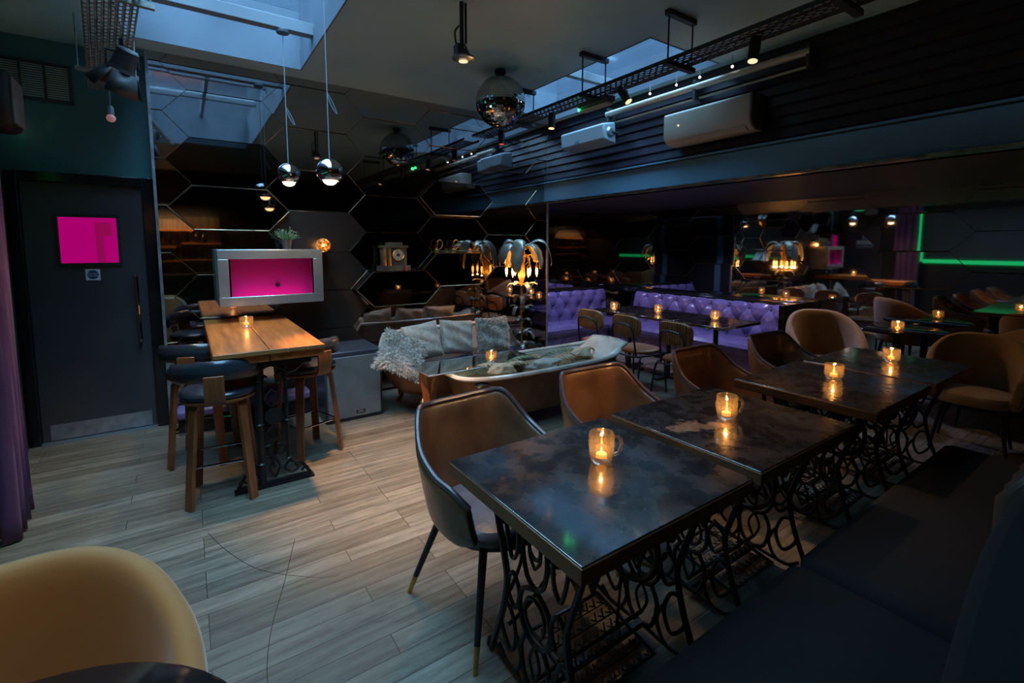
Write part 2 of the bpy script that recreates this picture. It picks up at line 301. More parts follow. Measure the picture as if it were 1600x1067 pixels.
def obj(name, mb, m, parent=None, bev=0, sub=0, solid=0, sharp=35, loc=None, rot=None, kind=None, recalc=True):
    me = bpy.data.meshes.new(name); me.from_pydata(mb.v, [], mb.f); me.update()
    if recalc:
        b = bmesh.new(); b.from_mesh(me); bmesh.ops.recalc_face_normals(b, faces=b.faces[:]); b.to_mesh(me); b.free()
    me.materials.append(M[m] if isinstance(m, str) else m)
    me.shade_smooth(); me.set_sharp_from_angle(angle=R(sharp))
    o = bpy.data.objects.new(name, me); COL.objects.link(o)
    if parent: o.parent = parent
    if loc: o.location = loc
    if rot: o.rotation_euler = rot
    if solid:
        q = o.modifiers.new('solid', 'SOLIDIFY'); q.thickness = solid; q.offset = 0
    if bev:
        q = o.modifiers.new('bevel', 'BEVEL'); q.width = bev; q.segments = 2; q.limit_method = 'ANGLE'; q.angle_limit = R(40)
    if sub:
        q = o.modifiers.new('subd', 'SUBSURF'); q.levels = sub; q.render_levels = sub
    if kind: o['kind'] = kind
    return o
def tag(o, label, cat, group=None, kind=None):
    o['label'] = label; o['category'] = cat
    if group: o['group'] = group
    if kind: o['kind'] = kind
    return o
def thing(name, label, cat, loc=(0, 0, 0), rz=0, group=None):
    o = bpy.data.objects.new(name, None); COL.objects.link(o); o.location = loc; o.rotation_euler = (0, 0, rz); o.empty_display_size = .1
    return tag(o, label, cat, group)
def copy_tree(o, loc=None, rz=None, label=None, parent=None, group=None):
    c = o.copy(); COL.objects.link(c)
    if parent: c.parent = parent
    if loc is not None: c.location = loc
    if rz is not None: c.rotation_euler = (0, 0, rz)
    if label: c['label'] = label
    if group: c['group'] = group
    for ch in [x for x in KIDS(o)]: copy_tree(ch, parent=c)
    return c
def KIDS(o): return [x for x in bpy.data.objects if x.parent == o]
def struct(name, mb, m, parent=None, **k): return obj(name, mb, m, parent, kind='structure', **k)
def text(name, body, size, mtl, parent, mt, ext=.001, align='CENTER'):
    c = bpy.data.curves.new(name, 'FONT'); c.body = body; c.size = size; c.extrude = ext; c.align_x = align; c.align_y = 'CENTER'
    o = bpy.data.objects.new(name, c); COL.objects.link(o); dg = bpy.context.evaluated_depsgraph_get()
    me = bpy.data.meshes.new_from_object(o.evaluated_get(dg)); COL.objects.unlink(o); bpy.data.objects.remove(o)
    me.transform(mt); me.materials.clear(); me.materials.append(M[mtl]); q = bpy.data.objects.new(name, me); COL.objects.link(q)
    if parent: q.parent = parent
    return q
FX = Matrix(((1, 0, 0, 0), (0, 0, -1, 0), (0, 1, 0, 0), (0, 0, 0, 1)))      # text on a wall seen from -Y
def onY(x, y, z): return Matrix.Translation((x, y, z)) @ Matrix.Rotation(PI/2, 4, 'X')
def onX(x, y, z): return Matrix.Translation((x, y, z)) @ Matrix.Rotation(PI/2, 4, 'Z') @ Matrix.Rotation(PI/2, 4, 'X')   # seen from +X

# ================================================================== the room
XL, XR, XA = -1.1, 3.95, 6.15
YB, YM, YF = 5.1, 4.9, -2.6
struct('floor', MB().box(XL-.1, XA+.3, YF-.1, 6.1, -.1, 0), 'floor')
def slab(holes, x0, x1, y0, y1, z0, z1):
    mb = MB(); xs = sorted({x0, x1, *[h[0] for h in holes], *[h[1] for h in holes]}); ys = sorted({y0, y1, *[h[2] for h in holes], *[h[3] for h in holes]})
    for i in range(len(xs)-1):
        for j in range(len(ys)-1):
            cx, cy = (xs[i]+xs[i+1])/2, (ys[j]+ys[j+1])/2
            if any(h[0] < cx < h[1] and h[2] < cy < h[3] for h in holes): continue
            mb.box(xs[i], xs[i+1], ys[j], ys[j+1], z0, z1)
    return mb
struct('ceiling', slab([SK1, SK2], XL-.1, XR+.2, YF-.1, YB+.15, ZC, ZC+.1), 'ceil')
def skylight(idx, h, top, bars):
    x0, x1, y0, y1 = h
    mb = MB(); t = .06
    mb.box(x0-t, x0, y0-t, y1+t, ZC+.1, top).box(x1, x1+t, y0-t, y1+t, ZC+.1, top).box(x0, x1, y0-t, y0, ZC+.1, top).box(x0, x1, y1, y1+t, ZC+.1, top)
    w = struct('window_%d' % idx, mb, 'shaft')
    fr = MB()   # white trim ring at the mouth
    l = .03
    fr.box(x0, x0+.012, y0, y1, ZC-.004, ZC+.16).box(x1-.012, x1, y0, y1, ZC-.004, ZC+.16).box(x0+.012, x1-.012, y0, y0+.012, ZC-.004, ZC+.16).box(x0+.012, x1-.012, y1-.012, y1, ZC-.004, ZC+.16)
    obj('window_reveal', fr, 'shaft', w)
    obj('glazing', MB().box(x0, x1, y0, y1, top-.012, top-.004), 'pane', w)
    for b in bars: obj('glazing_bar', MB().box(*b), 'shaftbar', w, bev=.004)
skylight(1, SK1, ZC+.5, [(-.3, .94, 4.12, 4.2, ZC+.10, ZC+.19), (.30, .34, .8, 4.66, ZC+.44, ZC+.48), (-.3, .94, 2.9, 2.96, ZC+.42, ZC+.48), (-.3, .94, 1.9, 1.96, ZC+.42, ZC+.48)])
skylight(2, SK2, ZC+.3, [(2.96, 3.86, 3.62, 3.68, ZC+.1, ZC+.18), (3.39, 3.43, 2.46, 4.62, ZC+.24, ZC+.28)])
struct('wall_left', MB().box(XL-.1, XL, YF, YB, 0, ZC), 'black')
struct('wall_door', MB().box(XL-.1, 3.95, YB, YB+.12, 0, ZC), 'wall')
struct('wall_front', MB().box(XL, XA+.1, YF-.1, YF, 0, ZC), 'black')
struct('wall_mirror_core', MB().box(-.17, XR, YM+.012, YB, 0, ZC), 'black')
struct('wall_alcove_return', MB().box(XR-.06, XR, YB+.12, 5.8, 0, 2.12), 'black')
struct('wall_alcove_back', MB().box(XR, XA+.1, 5.8, 5.9, 0, 2.12), 'mir')
struct('wall_alcove_side', MB().box(XA+.012, XA+.12, YF, 5.8, 0, 2.12), 'black')
struct('ceiling_alcove', MB().box(XR+.05, XA+.12, YF, 5.9, 2.12, 2.22), 'black')
struct('trim_1', MB().box(-.185, -.165, YM-.012, YB, 0, ZC), 'steel2')      # metal edge strip of the mirror wall
struct('baseboard_mirror', MB().box(-.165, .9, YM-.03, YM, 0, .03), 'steel2')
struct('baseboard_door', MB().box(XL, -1.02, YB-.015, YB, 0, .1), 'black')
# upper right wall: horizontal slats over a glossy bulkhead
struct('wall_right', MB().box(XR, XR+.1, YF, YB, 2.2, ZC), 'black')
sl = MB()
for k in range(8):
    z = 2.41+k*.086; sl.prism([(XR-.03, z), (XR, z-.012), (XR, z+.074), (XR-.012, z+.074)], 'y', YF, YB-.002)
# prism along y takes (x, z)
struct('trim_2', sl, 'slat')
struct('trim_6', MB().box(XR-.07, XR+.14, YF, YB-.002, 2.12, 2.36), 'fascia', bev=.008)
struct('trim_3', MB().box(XR-.085, XR-.07, YF, YB-.01, 2.115, 2.135), 'brass')
struct('trim_4', MB().box(XR-.11, XR-.0, YF, YB-.01, 2.362, 2.378), 'fascia')
struct('trim_5', MB().box(XR-.02, XR, YM-.02, YM+.01, 0, ZC), 'steel2')      # corner strip

# ------------------------------------------------------------------ door with magenta pane
d = struct('door_1', MB().box(-1.0, -.27, YB-.05, YB-.006, .005, 2.05), 'door', bev=.004)
obj('door_frame', MB().box(-1.07, -1.0, YB-.09, YB-.002, 0, 2.12).box(-.27, -.19, YB-.09, YB-.002, 0, 2.12).box(-1.0, -.27, YB-.09, YB-.002, 2.05, 2.12), 'gloss', d, bev=.004)
obj('kick_plate', MB().box(-.95, -.31, YB-.054, YB-.05, .02, .145), 'steel2', d)
obj('threshold', MB().box(-1.0, -.27, YB-.11, YB-.05, 0, .012), 'steel', d)
obj('vision_frame', MB().box(-.82, -.43, YB-.062, YB-.05, 1.785, 1.81).box(-.82, -.43, YB-.062, YB-.05, 1.40, 1.425).box(-.82, -.80, YB-.062, YB-.05, 1.425, 1.785).box(-.45, -.43, YB-.062, YB-.05, 1.425, 1.785), 'black', d)
obj('glass_pane', MB().box(-.80, -.45, YB-.056, YB-.05, 1.425, 1.785), 'pinkp', d)
obj('silhouette_post', MB().box(-.585, -.535, YB-.058, YB-.056, 1.425, 1.75).box(-.535, -.48, YB-.058, YB-.056, 1.64, 1.75), mat('dark_magenta', (.05, .0, .02), .5, emit=(.25, 0, .07), es=.7), d)
obj('pull_handle', MB().tube(sm([(-.345, YB-.05, 1.33), (-.345, YB-.10, 1.32), (-.345, YB-.105, 1.25), (-.342, YB-.105, .82), (-.342, YB-.10, .76), (-.342, YB-.05, .75)], 4), .011, 8), 'chrome', d)
lb = obj('fire_door_label', MB().box(-.665, -.575, YB-.054, YB-.05, 1.285, 1.375), 'paperw', d)
obj('label_disc', MB().lathe([(.036, -.056+YB), (.036, -.053+YB)], (-.62, 0, 1.33), 24, 'y'), 'blue', lb)
text('label_lettering', 'Fire door\nkeep shut', .017, 'paperw', lb, onY(-.62, YB-.058, 1.33))
# left wall fire exit door, seen only in the mirrors
d2 = struct('door_2', MB().box(XL+.002, XL+.04, 4.15, 4.95, .005, 2.0), 'door', bev=.004)
s1 = obj('fire_exit_board', MB().box(XL+.04, XL+.046, 4.40, 4.72, 1.49, 1.66), 'paperw', d2)
obj('board_panel', MB().box(XL+.046, XL+.048, 4.41, 4.71, 1.50, 1.57), 'blue', s1)
text('board_lettering', 'Fire exit', .055, 'black', s1, onX(XL+.049, 4.56, 1.615))
text('board_lettering', 'Keep clear', .05, 'paperw', s1, onX(XL+.05, 4.56, 1.535))
s2 = obj('round_label', MB().box(XL+.04, XL+.044, 4.5, 4.6, 1.70, 1.80), 'paperw', d2)
obj('label_disc', MB().lathe([(.036, XL+.044), (.036, XL+.047)], (0, 4.55, 1.75), 20, 'x'), 'blue', s2)
ex = thing('exit_sign', 'green illuminated exit sign above the fire door on the left wall, seen mirrored', 'sign', (XL, 4.6, 2.52))
obj('sign_box', MB().box(.0, .05, -.17, .17, -.085, .085), 'exitg', ex, bev=.004)
obj('arrow', MB().prism([(-.085, .05), (-.13, .0), (-.10, .0), (-.10, -.05), (-.07, -.05), (-.07, 0), (-.04, 0)], 'x', .05, .054), 'white', ex)
obj('running_figure', MB().box(.05, .053, .02, .13, -.065, .065).add([], []), 'white', ex)
obj('figure', MB().lathe([(.010, .053), (.010, .056)], (0, .085, .035), 10, 'x').tube([(.055, .08, .022), (.055, .07, -.012), (.055, .095, -.03), (.055, .09, -.052)], .006, 5).tube([(.055, .07, -.012), (.055, .05, -.03), (.055, .03, -.03)], .006, 5).tube([(.055, .05, .0), (.055, .078, .012), (.055, .10, .0)], .005, 5), 'exitg', ex)

# ------------------------------------------------------------------ honeycomb mirrors
def honeycomb(name, label, x0, x1, z0, z1, ax, at, xs, px, hz, hh, fl, vt, base_z, mats, dark, flip, trims, seed, skipz=0):
    """cells: flat-topped stretched hexagons clipped to the wall rectangle; each its own mirror pane"""
    root = thing(name, label, 'mirror')
    rn = random.Random(seed)
    def clip(poly):
        for k, (a, sgn, lim) in enumerate([(0, 1, x0), (0, -1, x1), (1, 1, z0), (1, -1, z1)]):
            out = []
            for i in range(len(poly)):
                p, q = poly[i], poly[(i+1) % len(poly)]; dp, dq = sgn*(p[a]-lim), sgn*(q[a]-lim)
                if dp >= 0: out.append(p)
                if (dp >= 0) != (dq >= 0):
                    t = dp/(dp-dq); out.append((p[0]+(q[0]-p[0])*t, p[1]+(q[1]-p[1])*t))
            poly = out
            if len(poly) < 3: return None
        return poly
    for i in range(int(math.floor((x0-xs)/px))-1, int((x1-xs)/px)+2):
        cx = xs+i*px; off = base_z if i % 2 == 0 else base_z+hz/2
        for k in range(-1, int((z1-z0)/hz)+3):
            cz = z0+(off-z0) % hz+(k-1)*hz+hz/2
            g = .004
            hx = [(-vt+g*1.5, 0), (-fl+g, -hh+g), (fl-g, -hh+g), (vt-g*1.5, 0), (fl-g, hh-g), (-fl+g, hh-g)]
            poly = clip([(cx+a, cz+b) for a, b in hx])
            if not poly: continue
            area = abs(sum(poly[j][0]*poly[(j+1) % len(poly)][1]-poly[(j+1) % len(poly)][0]*poly[j][1] for j in range(len(poly))))/2
            if area < .004: continue
            tx, tz = rn.uniform(-.006, .006), rn.uniform(-.006, .006)
            mx = sum(p[0] for p in poly)/len(poly); mz = sum(p[1] for p in poly)/len(poly)
            depth = rn.uniform(.001, .004)
            mtl = dark(mx, mz) or 'mir'
            def P(u, v, w): return (u, at-w, v) if ax == 'y' else (at-w, u, v)
            nn = len(poly); fr = [P(u, v, depth+.004+tx*(u-mx)+tz*(v-mz)) for u, v in poly]; bk = [P(u, v, -.010) for u, v in poly]
            pn = obj('mirror_panel', MB().add(fr+bk, [tuple(range(nn)), tuple(range(nn, 2*nn))]+[(j, (j+1) % nn, nn+(j+1) % nn, nn+j) for j in range(nn)]), mtl, root, sharp=20)
            if trims(mx, mz) and rn.random() < .5:
                tb = MB()
                for j in range(nn):
                    a, b = Vector(poly[j]), Vector(poly[(j+1) % nn])
                    on = any(abs(a[c]-l) < 1e-4 and abs(b[c]-l) < 1e-4 for c, l in ((0, x0), (0, x1), (1, z0), (1, z1)))
                    if on: continue
                    tb.cyl(P(a[0], a[1], .008), P(b[0], b[1], .008), .0024, None, 4)
                if tb.v: obj('brass_edging', tb, 'brass', pn)
    return root
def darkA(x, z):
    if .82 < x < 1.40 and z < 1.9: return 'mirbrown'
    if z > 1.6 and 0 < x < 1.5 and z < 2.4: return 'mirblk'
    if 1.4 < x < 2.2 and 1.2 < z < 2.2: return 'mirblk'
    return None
honeycomb('hexagonal_mirror_wall', 'wall of smoked elongated hexagonal mirrors with thin brass edging behind the bathtub lounge', -.165, 3.93, .03, ZC, 'y', YM, .36, .735, .385, .1925, .285, .46, .93+0, None, darkA, False, lambda x, z: z > .85, 3)
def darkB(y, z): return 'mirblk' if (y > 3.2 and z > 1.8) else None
honeycomb('hexagonal_alcove_mirror', 'wall of smoked hexagonal mirrors in the alcove behind the violet banquette', YF, 5.8, .02, 2.12, 'x', XA, 2.4, .735, .385, .1925, .285, .46, .93, None, darkB, False, lambda y, z: z > .85, 11)
# protruding black hexagonal boxes
def hexbox(cx, z0, z1, dep, label, fl=.285, vt=.46):
    h = (z1-z0)/2; cz = (z0+z1)/2
    t = thing('hexagonal_wall_box', label, 'wall shelf', (cx, YM-.012, z0), 0)
    pl = [(-vt, h), (-fl, 0), (fl, 0), (vt, h), (fl, 2*h), (-fl, 2*h)]
    obj('box_body', MB().prism(pl, 'y', -dep, 0), 'gloss', t, bev=.003)
    obj('front_mirror', MB().prism([(u*.97, h+(v-h)*.95) for u, v in pl], 'y', -dep-.003, -dep), 'mirblk', t)
    e = MB()
    for j in range(6):
        a, b = pl[j], pl[(j+1) % 6]; e.cyl((a[0], -dep-.002, a[1]), (b[0], -dep-.002, b[1]), .0045, None, 5)
    obj('brass_edging', e, 'brass', t)
    return t
hexbox(.36, 1.70, 2.065, .05, 'black mirrored hexagonal box reflecting the two pendant lamps above the steel frame')
hexbox(1.845, .945, 1.30, .16, 'black hexagonal wall box carrying the mantel clock')
hexbox(2.56, 1.12, 1.485, .14, 'black hexagonal wall box carrying the small gilt ornaments left of the palm lamp')
hexbox(2.58, 1.905, 2.27, .07, 'upper black hexagonal wall box reflecting the air conditioner')

# ================================================================== furniture builders
def rcushion(w, d, h, n=24, e=3.2, dome=.25, m=6):
    """rounded-square padded cushion, centre at origin, bottom z=0"""
    mb = MB()
    def fn(u, v):
        t = 2*PI*u; c, s = math.cos(t), math.sin(t)
        x = math.copysign(abs(c)**(2/e), c)*w/2; y = math.copysign(abs(s)**(2/e), s)*d/2
        prof = [(0, 0), (.90, 0), (1, .25), (1.0, .62), (.93, .92), (.72, 1.0), (.36, 1+dome*.7), (0, 1+dome)]
        k = v*(len(prof)-1); i = min(int(k), len(prof)-2); f = k-i
        r = prof[i][0]*(1-f)+prof[i+1][0]*f; z = prof[i][1]*(1-f)+prof[i+1][1]*f
        return (x*r, y*r, z*h)
    return mb.grid(fn, n, 7, cu=True)
def shell(plan, hts, bots, botscale=.86, nv=5, flare=0):
    """upholstered wrap-around shell; plan = half outline from back centre to arm front"""
    full = [(-x, y) for x, y in plan[:0:-1]]+list(plan); H = hts[:0:-1]+hts; B = bots[:0:-1]+bots
    P = sm([(x, y, h) for (x, y), h in zip(full, H)], 4); Q = sm([(x, y, h) for (x, y), h in zip(full, B)], 4)
    n = len(P)-1
    def fn(u, v):
        i = round(u*n); p, q = P[i], Q[i]; s = botscale+(1-botscale)*v**.8
        return (p.x*s, p.y*s if p.y > 0 else p.y*(.9+.1*v), q.z*(1-v)+p.z*v)
    return MB().grid(fn, n, nv)
def leg_bm(x0, y0, z0, x1, y1, r0, r1, z1=0, n=10): return MB().cyl((x0, y0, z0), (x1, y1, z1), r0, r1, n)

def make_leather_chair(label):
    t = thing('leather_armchair', label, 'chair', group=None)
    pl = [(0, .28), (.155, .276), (.235, .232), (.29, .12), (.302, -.02), (.295, -.13), (.27, -.215)]
    h = [.84, .84, .835, .72, .66, .645, .60]; b = [.40, .40, .40, .395, .39, .40, .44]
    obj('backrest_shell', shell(pl, h, b, .80), 'leather', t, solid=.036, sub=2, recalc=False)
    fullp = [(-x, y, z) for (x, y), z in list(zip(pl, h))[:0:-1]]+[(x, y, z) for (x, y), z in zip(pl, h)]
    obj('rim_piping', MB().tube([(p.x*1.0, p.y, p.z+.004) for p in sm(fullp, 4)],   .0125, 8), 'rim', t)
    obj('seat', rcushion(.47, .47, .075, 32, 3.4, .2), 'leatherg', t, sub=1, loc=(0, -.02, .40))
    obj('seat_base', MB().lathe([(.17, .355), (.225, .37), (.235, .405)], (0, -.01, 0), 24), 'piping', t)
    for sx in (-1, 1):
        for sy in (-1, 1):
            o = obj('leg', leg_bm(sx*.17, sy*.16, .375, sx*.258, sy*.242, .0175, .0125, .085), 'legblack', t)
            obj('brass_tip', leg_bm(sx*.258, sy*.242, .085, sx*.282, sy*.264, .0128, .009), 'gold', o)
    return t
def make_velvet_chair(label, m='velvet'):
    t = thing('velvet_tub_chair', label, 'chair')
    pl = [(0, .30), (.13, .275), (.23, .19), (.29, .05), (.29, -.10), (.27, -.22)]
    h = [.87, .865, .83, .75, .67, .60]; b = [.36, .36, .36, .36, .36, .38]
    obj('backrest_shell', shell(pl, h, b, .84), m, t, solid=.065, sub=2, recalc=False)
    obj('seat', rcushion(.50, .50, .10, 32, 2.8, .2), m, t, sub=1, loc=(0, -.03, .36))
    for sx in (-1, 1):
        for sy in (-1, 1): obj('leg', leg_bm(sx*.17, sy*.17-.02, .37, sx*.23, sy*.22-.02, .018, .011), 'legblack', t)
    return t
def make_cafe_chair(label):
    t = thing('cafe_chair', label, 'chair')
    def pad(u, v):      # curved ribbed back pad
        a = 2*PI*u; c, s = math.cos(a), math.sin(a); e = 3.6
        x = math.copysign(abs(c)**(2/e), c)*.195; z = math.copysign(abs(s)**(2/e), s)*.115
        prof = [(0, -.030), (.6, -.030), (.93, -.024), (1, 0), (.93, .016), (.6, .018), (0, .018)]; k = v*6; i = min(int(k), 5); f = k-i
        r = prof[i][0]*(1-f)+prof[i+1][0]*f; y = prof[i][1]*(1-f)+prof[i+1][1]*f
        return (x*r, .205+y-(x*r)**2*1.1+.03*(z*r+.1), .735+z*r)
    bk = obj('backrest', MB().grid(pad, 32, 18, cu=True), 'tan', t)
    rb = MB()
    for k in range(-6, 7):
        x = k*.028; hh = .105*(1-abs(k/7.2)**4)**.5
        rb.tube([(x, .205+.0205-x*x*1.1+.03*(z+.1), .735+z) for z in (-hh, -hh*.5, 0, hh*.5, hh)], .0085, 6, flat=.6)
    obj('ribbing', rb, 'tan', bk)
    obj('seat', rcushion(.42, .41, .05, 30, 3.0, .2), 'tan', t, sub=1, loc=(0, -.02, .44))
    fr = MB().tube(sm([(-.19, .19, .43), (-.205, -.17, .43), (-.17, -.2, .43), (.17, -.2, .43), (.205, -.17, .43), (.19, .19, .43), (0, .21, .43)], 3, True), .0105, 8, True)
    obj('seat_frame', fr, 'legblack', t)
    hoop = sm([(-.15, .185, .43), (-.145, .215, .60), (-.135, .235, .70), (-.10, .252, .75), (0, .262, .765), (.10, .252, .75), (.135, .235, .70), (.145, .215, .60), (.15, .185, .43)], 4)
    obj('back_hoop', MB().tube(hoop, .010, 8), 'legblack', t)
    for sx in (-1, 1):
        obj('leg', MB().tube(sm([(sx*.19, .15, .425), (sx*.205, .19, .40), (sx*.215, .21, .30), (sx*.23, .255, 0)], 4), .011, 8), 'legblack', t)
        obj('leg', MB().tube(sm([(sx*.19, -.15, .425), (sx*.205, -.19, .40), (sx*.215, -.20, .30), (sx*.225, -.225, 0)], 4), .011, 8), 'legblack', t)
    return t
def make_stool(label):
    t = thing('bar_stool', label, 'stool')
    obj('seat', rcushion(.42, .40, .062, 32, 2.3, .25), 'hide', t, sub=1, loc=(0, 0, .638))
    obj('seat_ply', MB().lathe([(.196, .623), (.208, .631), (.208, .643), (.19, .647)], (0, 0, 0), 32), 'walnut', t)
    for k in range(4):
        a = PI/4+k*PI/2; c, s = math.cos(a), math.sin(a); pts = sm([(c*.06, s*.06, .613), (c*.13, s*.13, .615), (c*.170, s*.170, .591), (c*.183, s*.183, .52), (c*.235, s*.235, .0)], 5)
        mb = MB(); o = 0
        for i, p in enumerate(pts):     # flat bent strip, tapering
            f = i/(len(pts)-1); w = .034-.009*f; th = .012
            tn = Vector((-s, c, 0)); d = (pts[min(i+1, len(pts)-1)]-pts[max(i-1, 0)]).normalized(); nn = d.cross(tn)
            for a1, b1 in ((-1, -1), (1, -1), (1, 1), (-1, 1)): mb.v.append(tuple(p+tn*w*a1+nn*th*b1))
            if i: mb.f += [((i-1)*4+j, (i-1)*4+(j+1) % 4, i*4+(j+1) % 4, i*4+j) for j in range(4)]
        n = len(pts); mb.f += [(0, 1, 2, 3), tuple((n-1)*4+j for j in range(4))]
        mb.v = [(x, y, max(z, 0)) for x, y, z in mb.v]
        obj('leg', mb, 'walnut', t, bev=.004)
    def ring(z, r): return [(r*math.cos(PI/4+k*PI/2), r*math.sin(PI/4+k*PI/2), z) for k in range(4)]
    obj('footrest', MB().tube(ring(.25, .213), .007, 6, True), 'chrome', t)
    # back band: padded, curving round the rear (+Y)
    def band(u, v):
        a = R(-8+196*u); r = .232; tt = 2*PI*v; z0 = .818
        end = min(1, u*8, (1-u)*8)**.5; hh = (.056+.006*math.sin(PI*u))*(.55+.45*end)
        return ((r+.022*end*math.cos(tt))*math.cos(a), (r+.022*end*math.cos(tt))*math.sin(a)*.95-.01, z0+hh*math.sin(tt)+.012*math.cos(2*a)*-1)
    obj('backrest', MB().grid(band, 36, 12), 'hide', t)
    br = MB(); pts = sm([(0, .12, .631), (0, .19, .631), (0, .232, .66), (0, .247, .72), (0, .249, .81)], 5)
    for i, p in enumerate(pts):
        w = .052; d = (pts[min(i+1, len(pts)-1)]-pts[max(i-1, 0)]).normalized(); nn = d.cross(Vector((1, 0, 0)))
        for a1, b1 in ((-1, -1), (1, -1), (1, 1), (-1, 1)): br.v.append(tuple(p+Vector((w*a1, 0, 0))+nn*.008*b1))
        if i: br.f += [((i-1)*4+j, (i-1)*4+(j+1) % 4, i*4+(j+1) % 4, i*4+j) for j in range(4)]
    br.f += [(0, 1, 2, 3), tuple((len(pts)-1)*4+j for j in range(4))]
    obj('back_bracket', br, 'walnut', t, bev=.003)
    return t

# ------------------------------------------------------------------ sewing-machine treadle tables
def lace_frame(x, w=.27, top=.70):
    """cast iron side frame in the plane X=x, spanning Y -w..w"""
    mb = MB()
    def st(pts, r=.0075, closed=False, k=5, mir=True):
        for sgn in ((-1, 1) if mir else (1,)):
            mb.tube(sm([(x, sgn*a*w, b*top) for a, b in pts], k, closed), r, 6, closed)
    st([(.92, 1), (.86, .86), (.66, .62), (.60, .5), (.70, .32), (.88, .14), (1.0, .015)], .0125)     # outer leg
    st([(.98, .03), (1.06, .02), (1.04, .06), (.98, .05)], .012)
    st([(.55, 1), (.62, .84), (.50, .66), (.36, .72), (.38, .9), (.55, 1)], .008)
    st([(.82, .88), (.70, .80), (.62, .88), (.70, .96)], .007)
    st([(.60, .52), (.45, .58), (.32, .50), (.42, .40), (.60, .46)], .008)
    st([(.66, .38), (.50, .36), (.40, .24), (.52, .14), (.72, .22), (.74, .30)], .008)
    st([(.38, .26), (.28, .16), (.40, .06), (.62, .05), (.80, .10)], .008)
    st([(0, 1.0), (.18, .90), (.24, .76), (.16, .64), (0, .60)], .009)
    st([(0, .93), (.10, .86), (.11, .76), (0, .70)], .006)
    st([(0, .60), (.26, .54), (.30, .42), (.18, .34), (0, .31)], .009)
    st([(.16, .34), (.28, .24), (.20, .10), (0, .06)], .009)
    st([(0, .31), (.10, .22), (0, .12)], .006)
    st([(.30, .42), (.40, .42)], .007); st([(.24, .76), (.38, .76)], .007); st([(0, .06), (.3, .05), (.6, .05), (.9, .07)], .008)
    for yy, zz, rr in ((0, .455, .055), (0, .80, .03)):
        mb.tube([(x, rr*math.cos(2*PI*k/20), zz*top+rr*1.15*math.sin(2*PI*k/20)) for k in range(20)], .007, 5, True)
    mb.box(x-.014, x+.014, -w*.98, w*.98, top-.012, top+.008)
    return mb
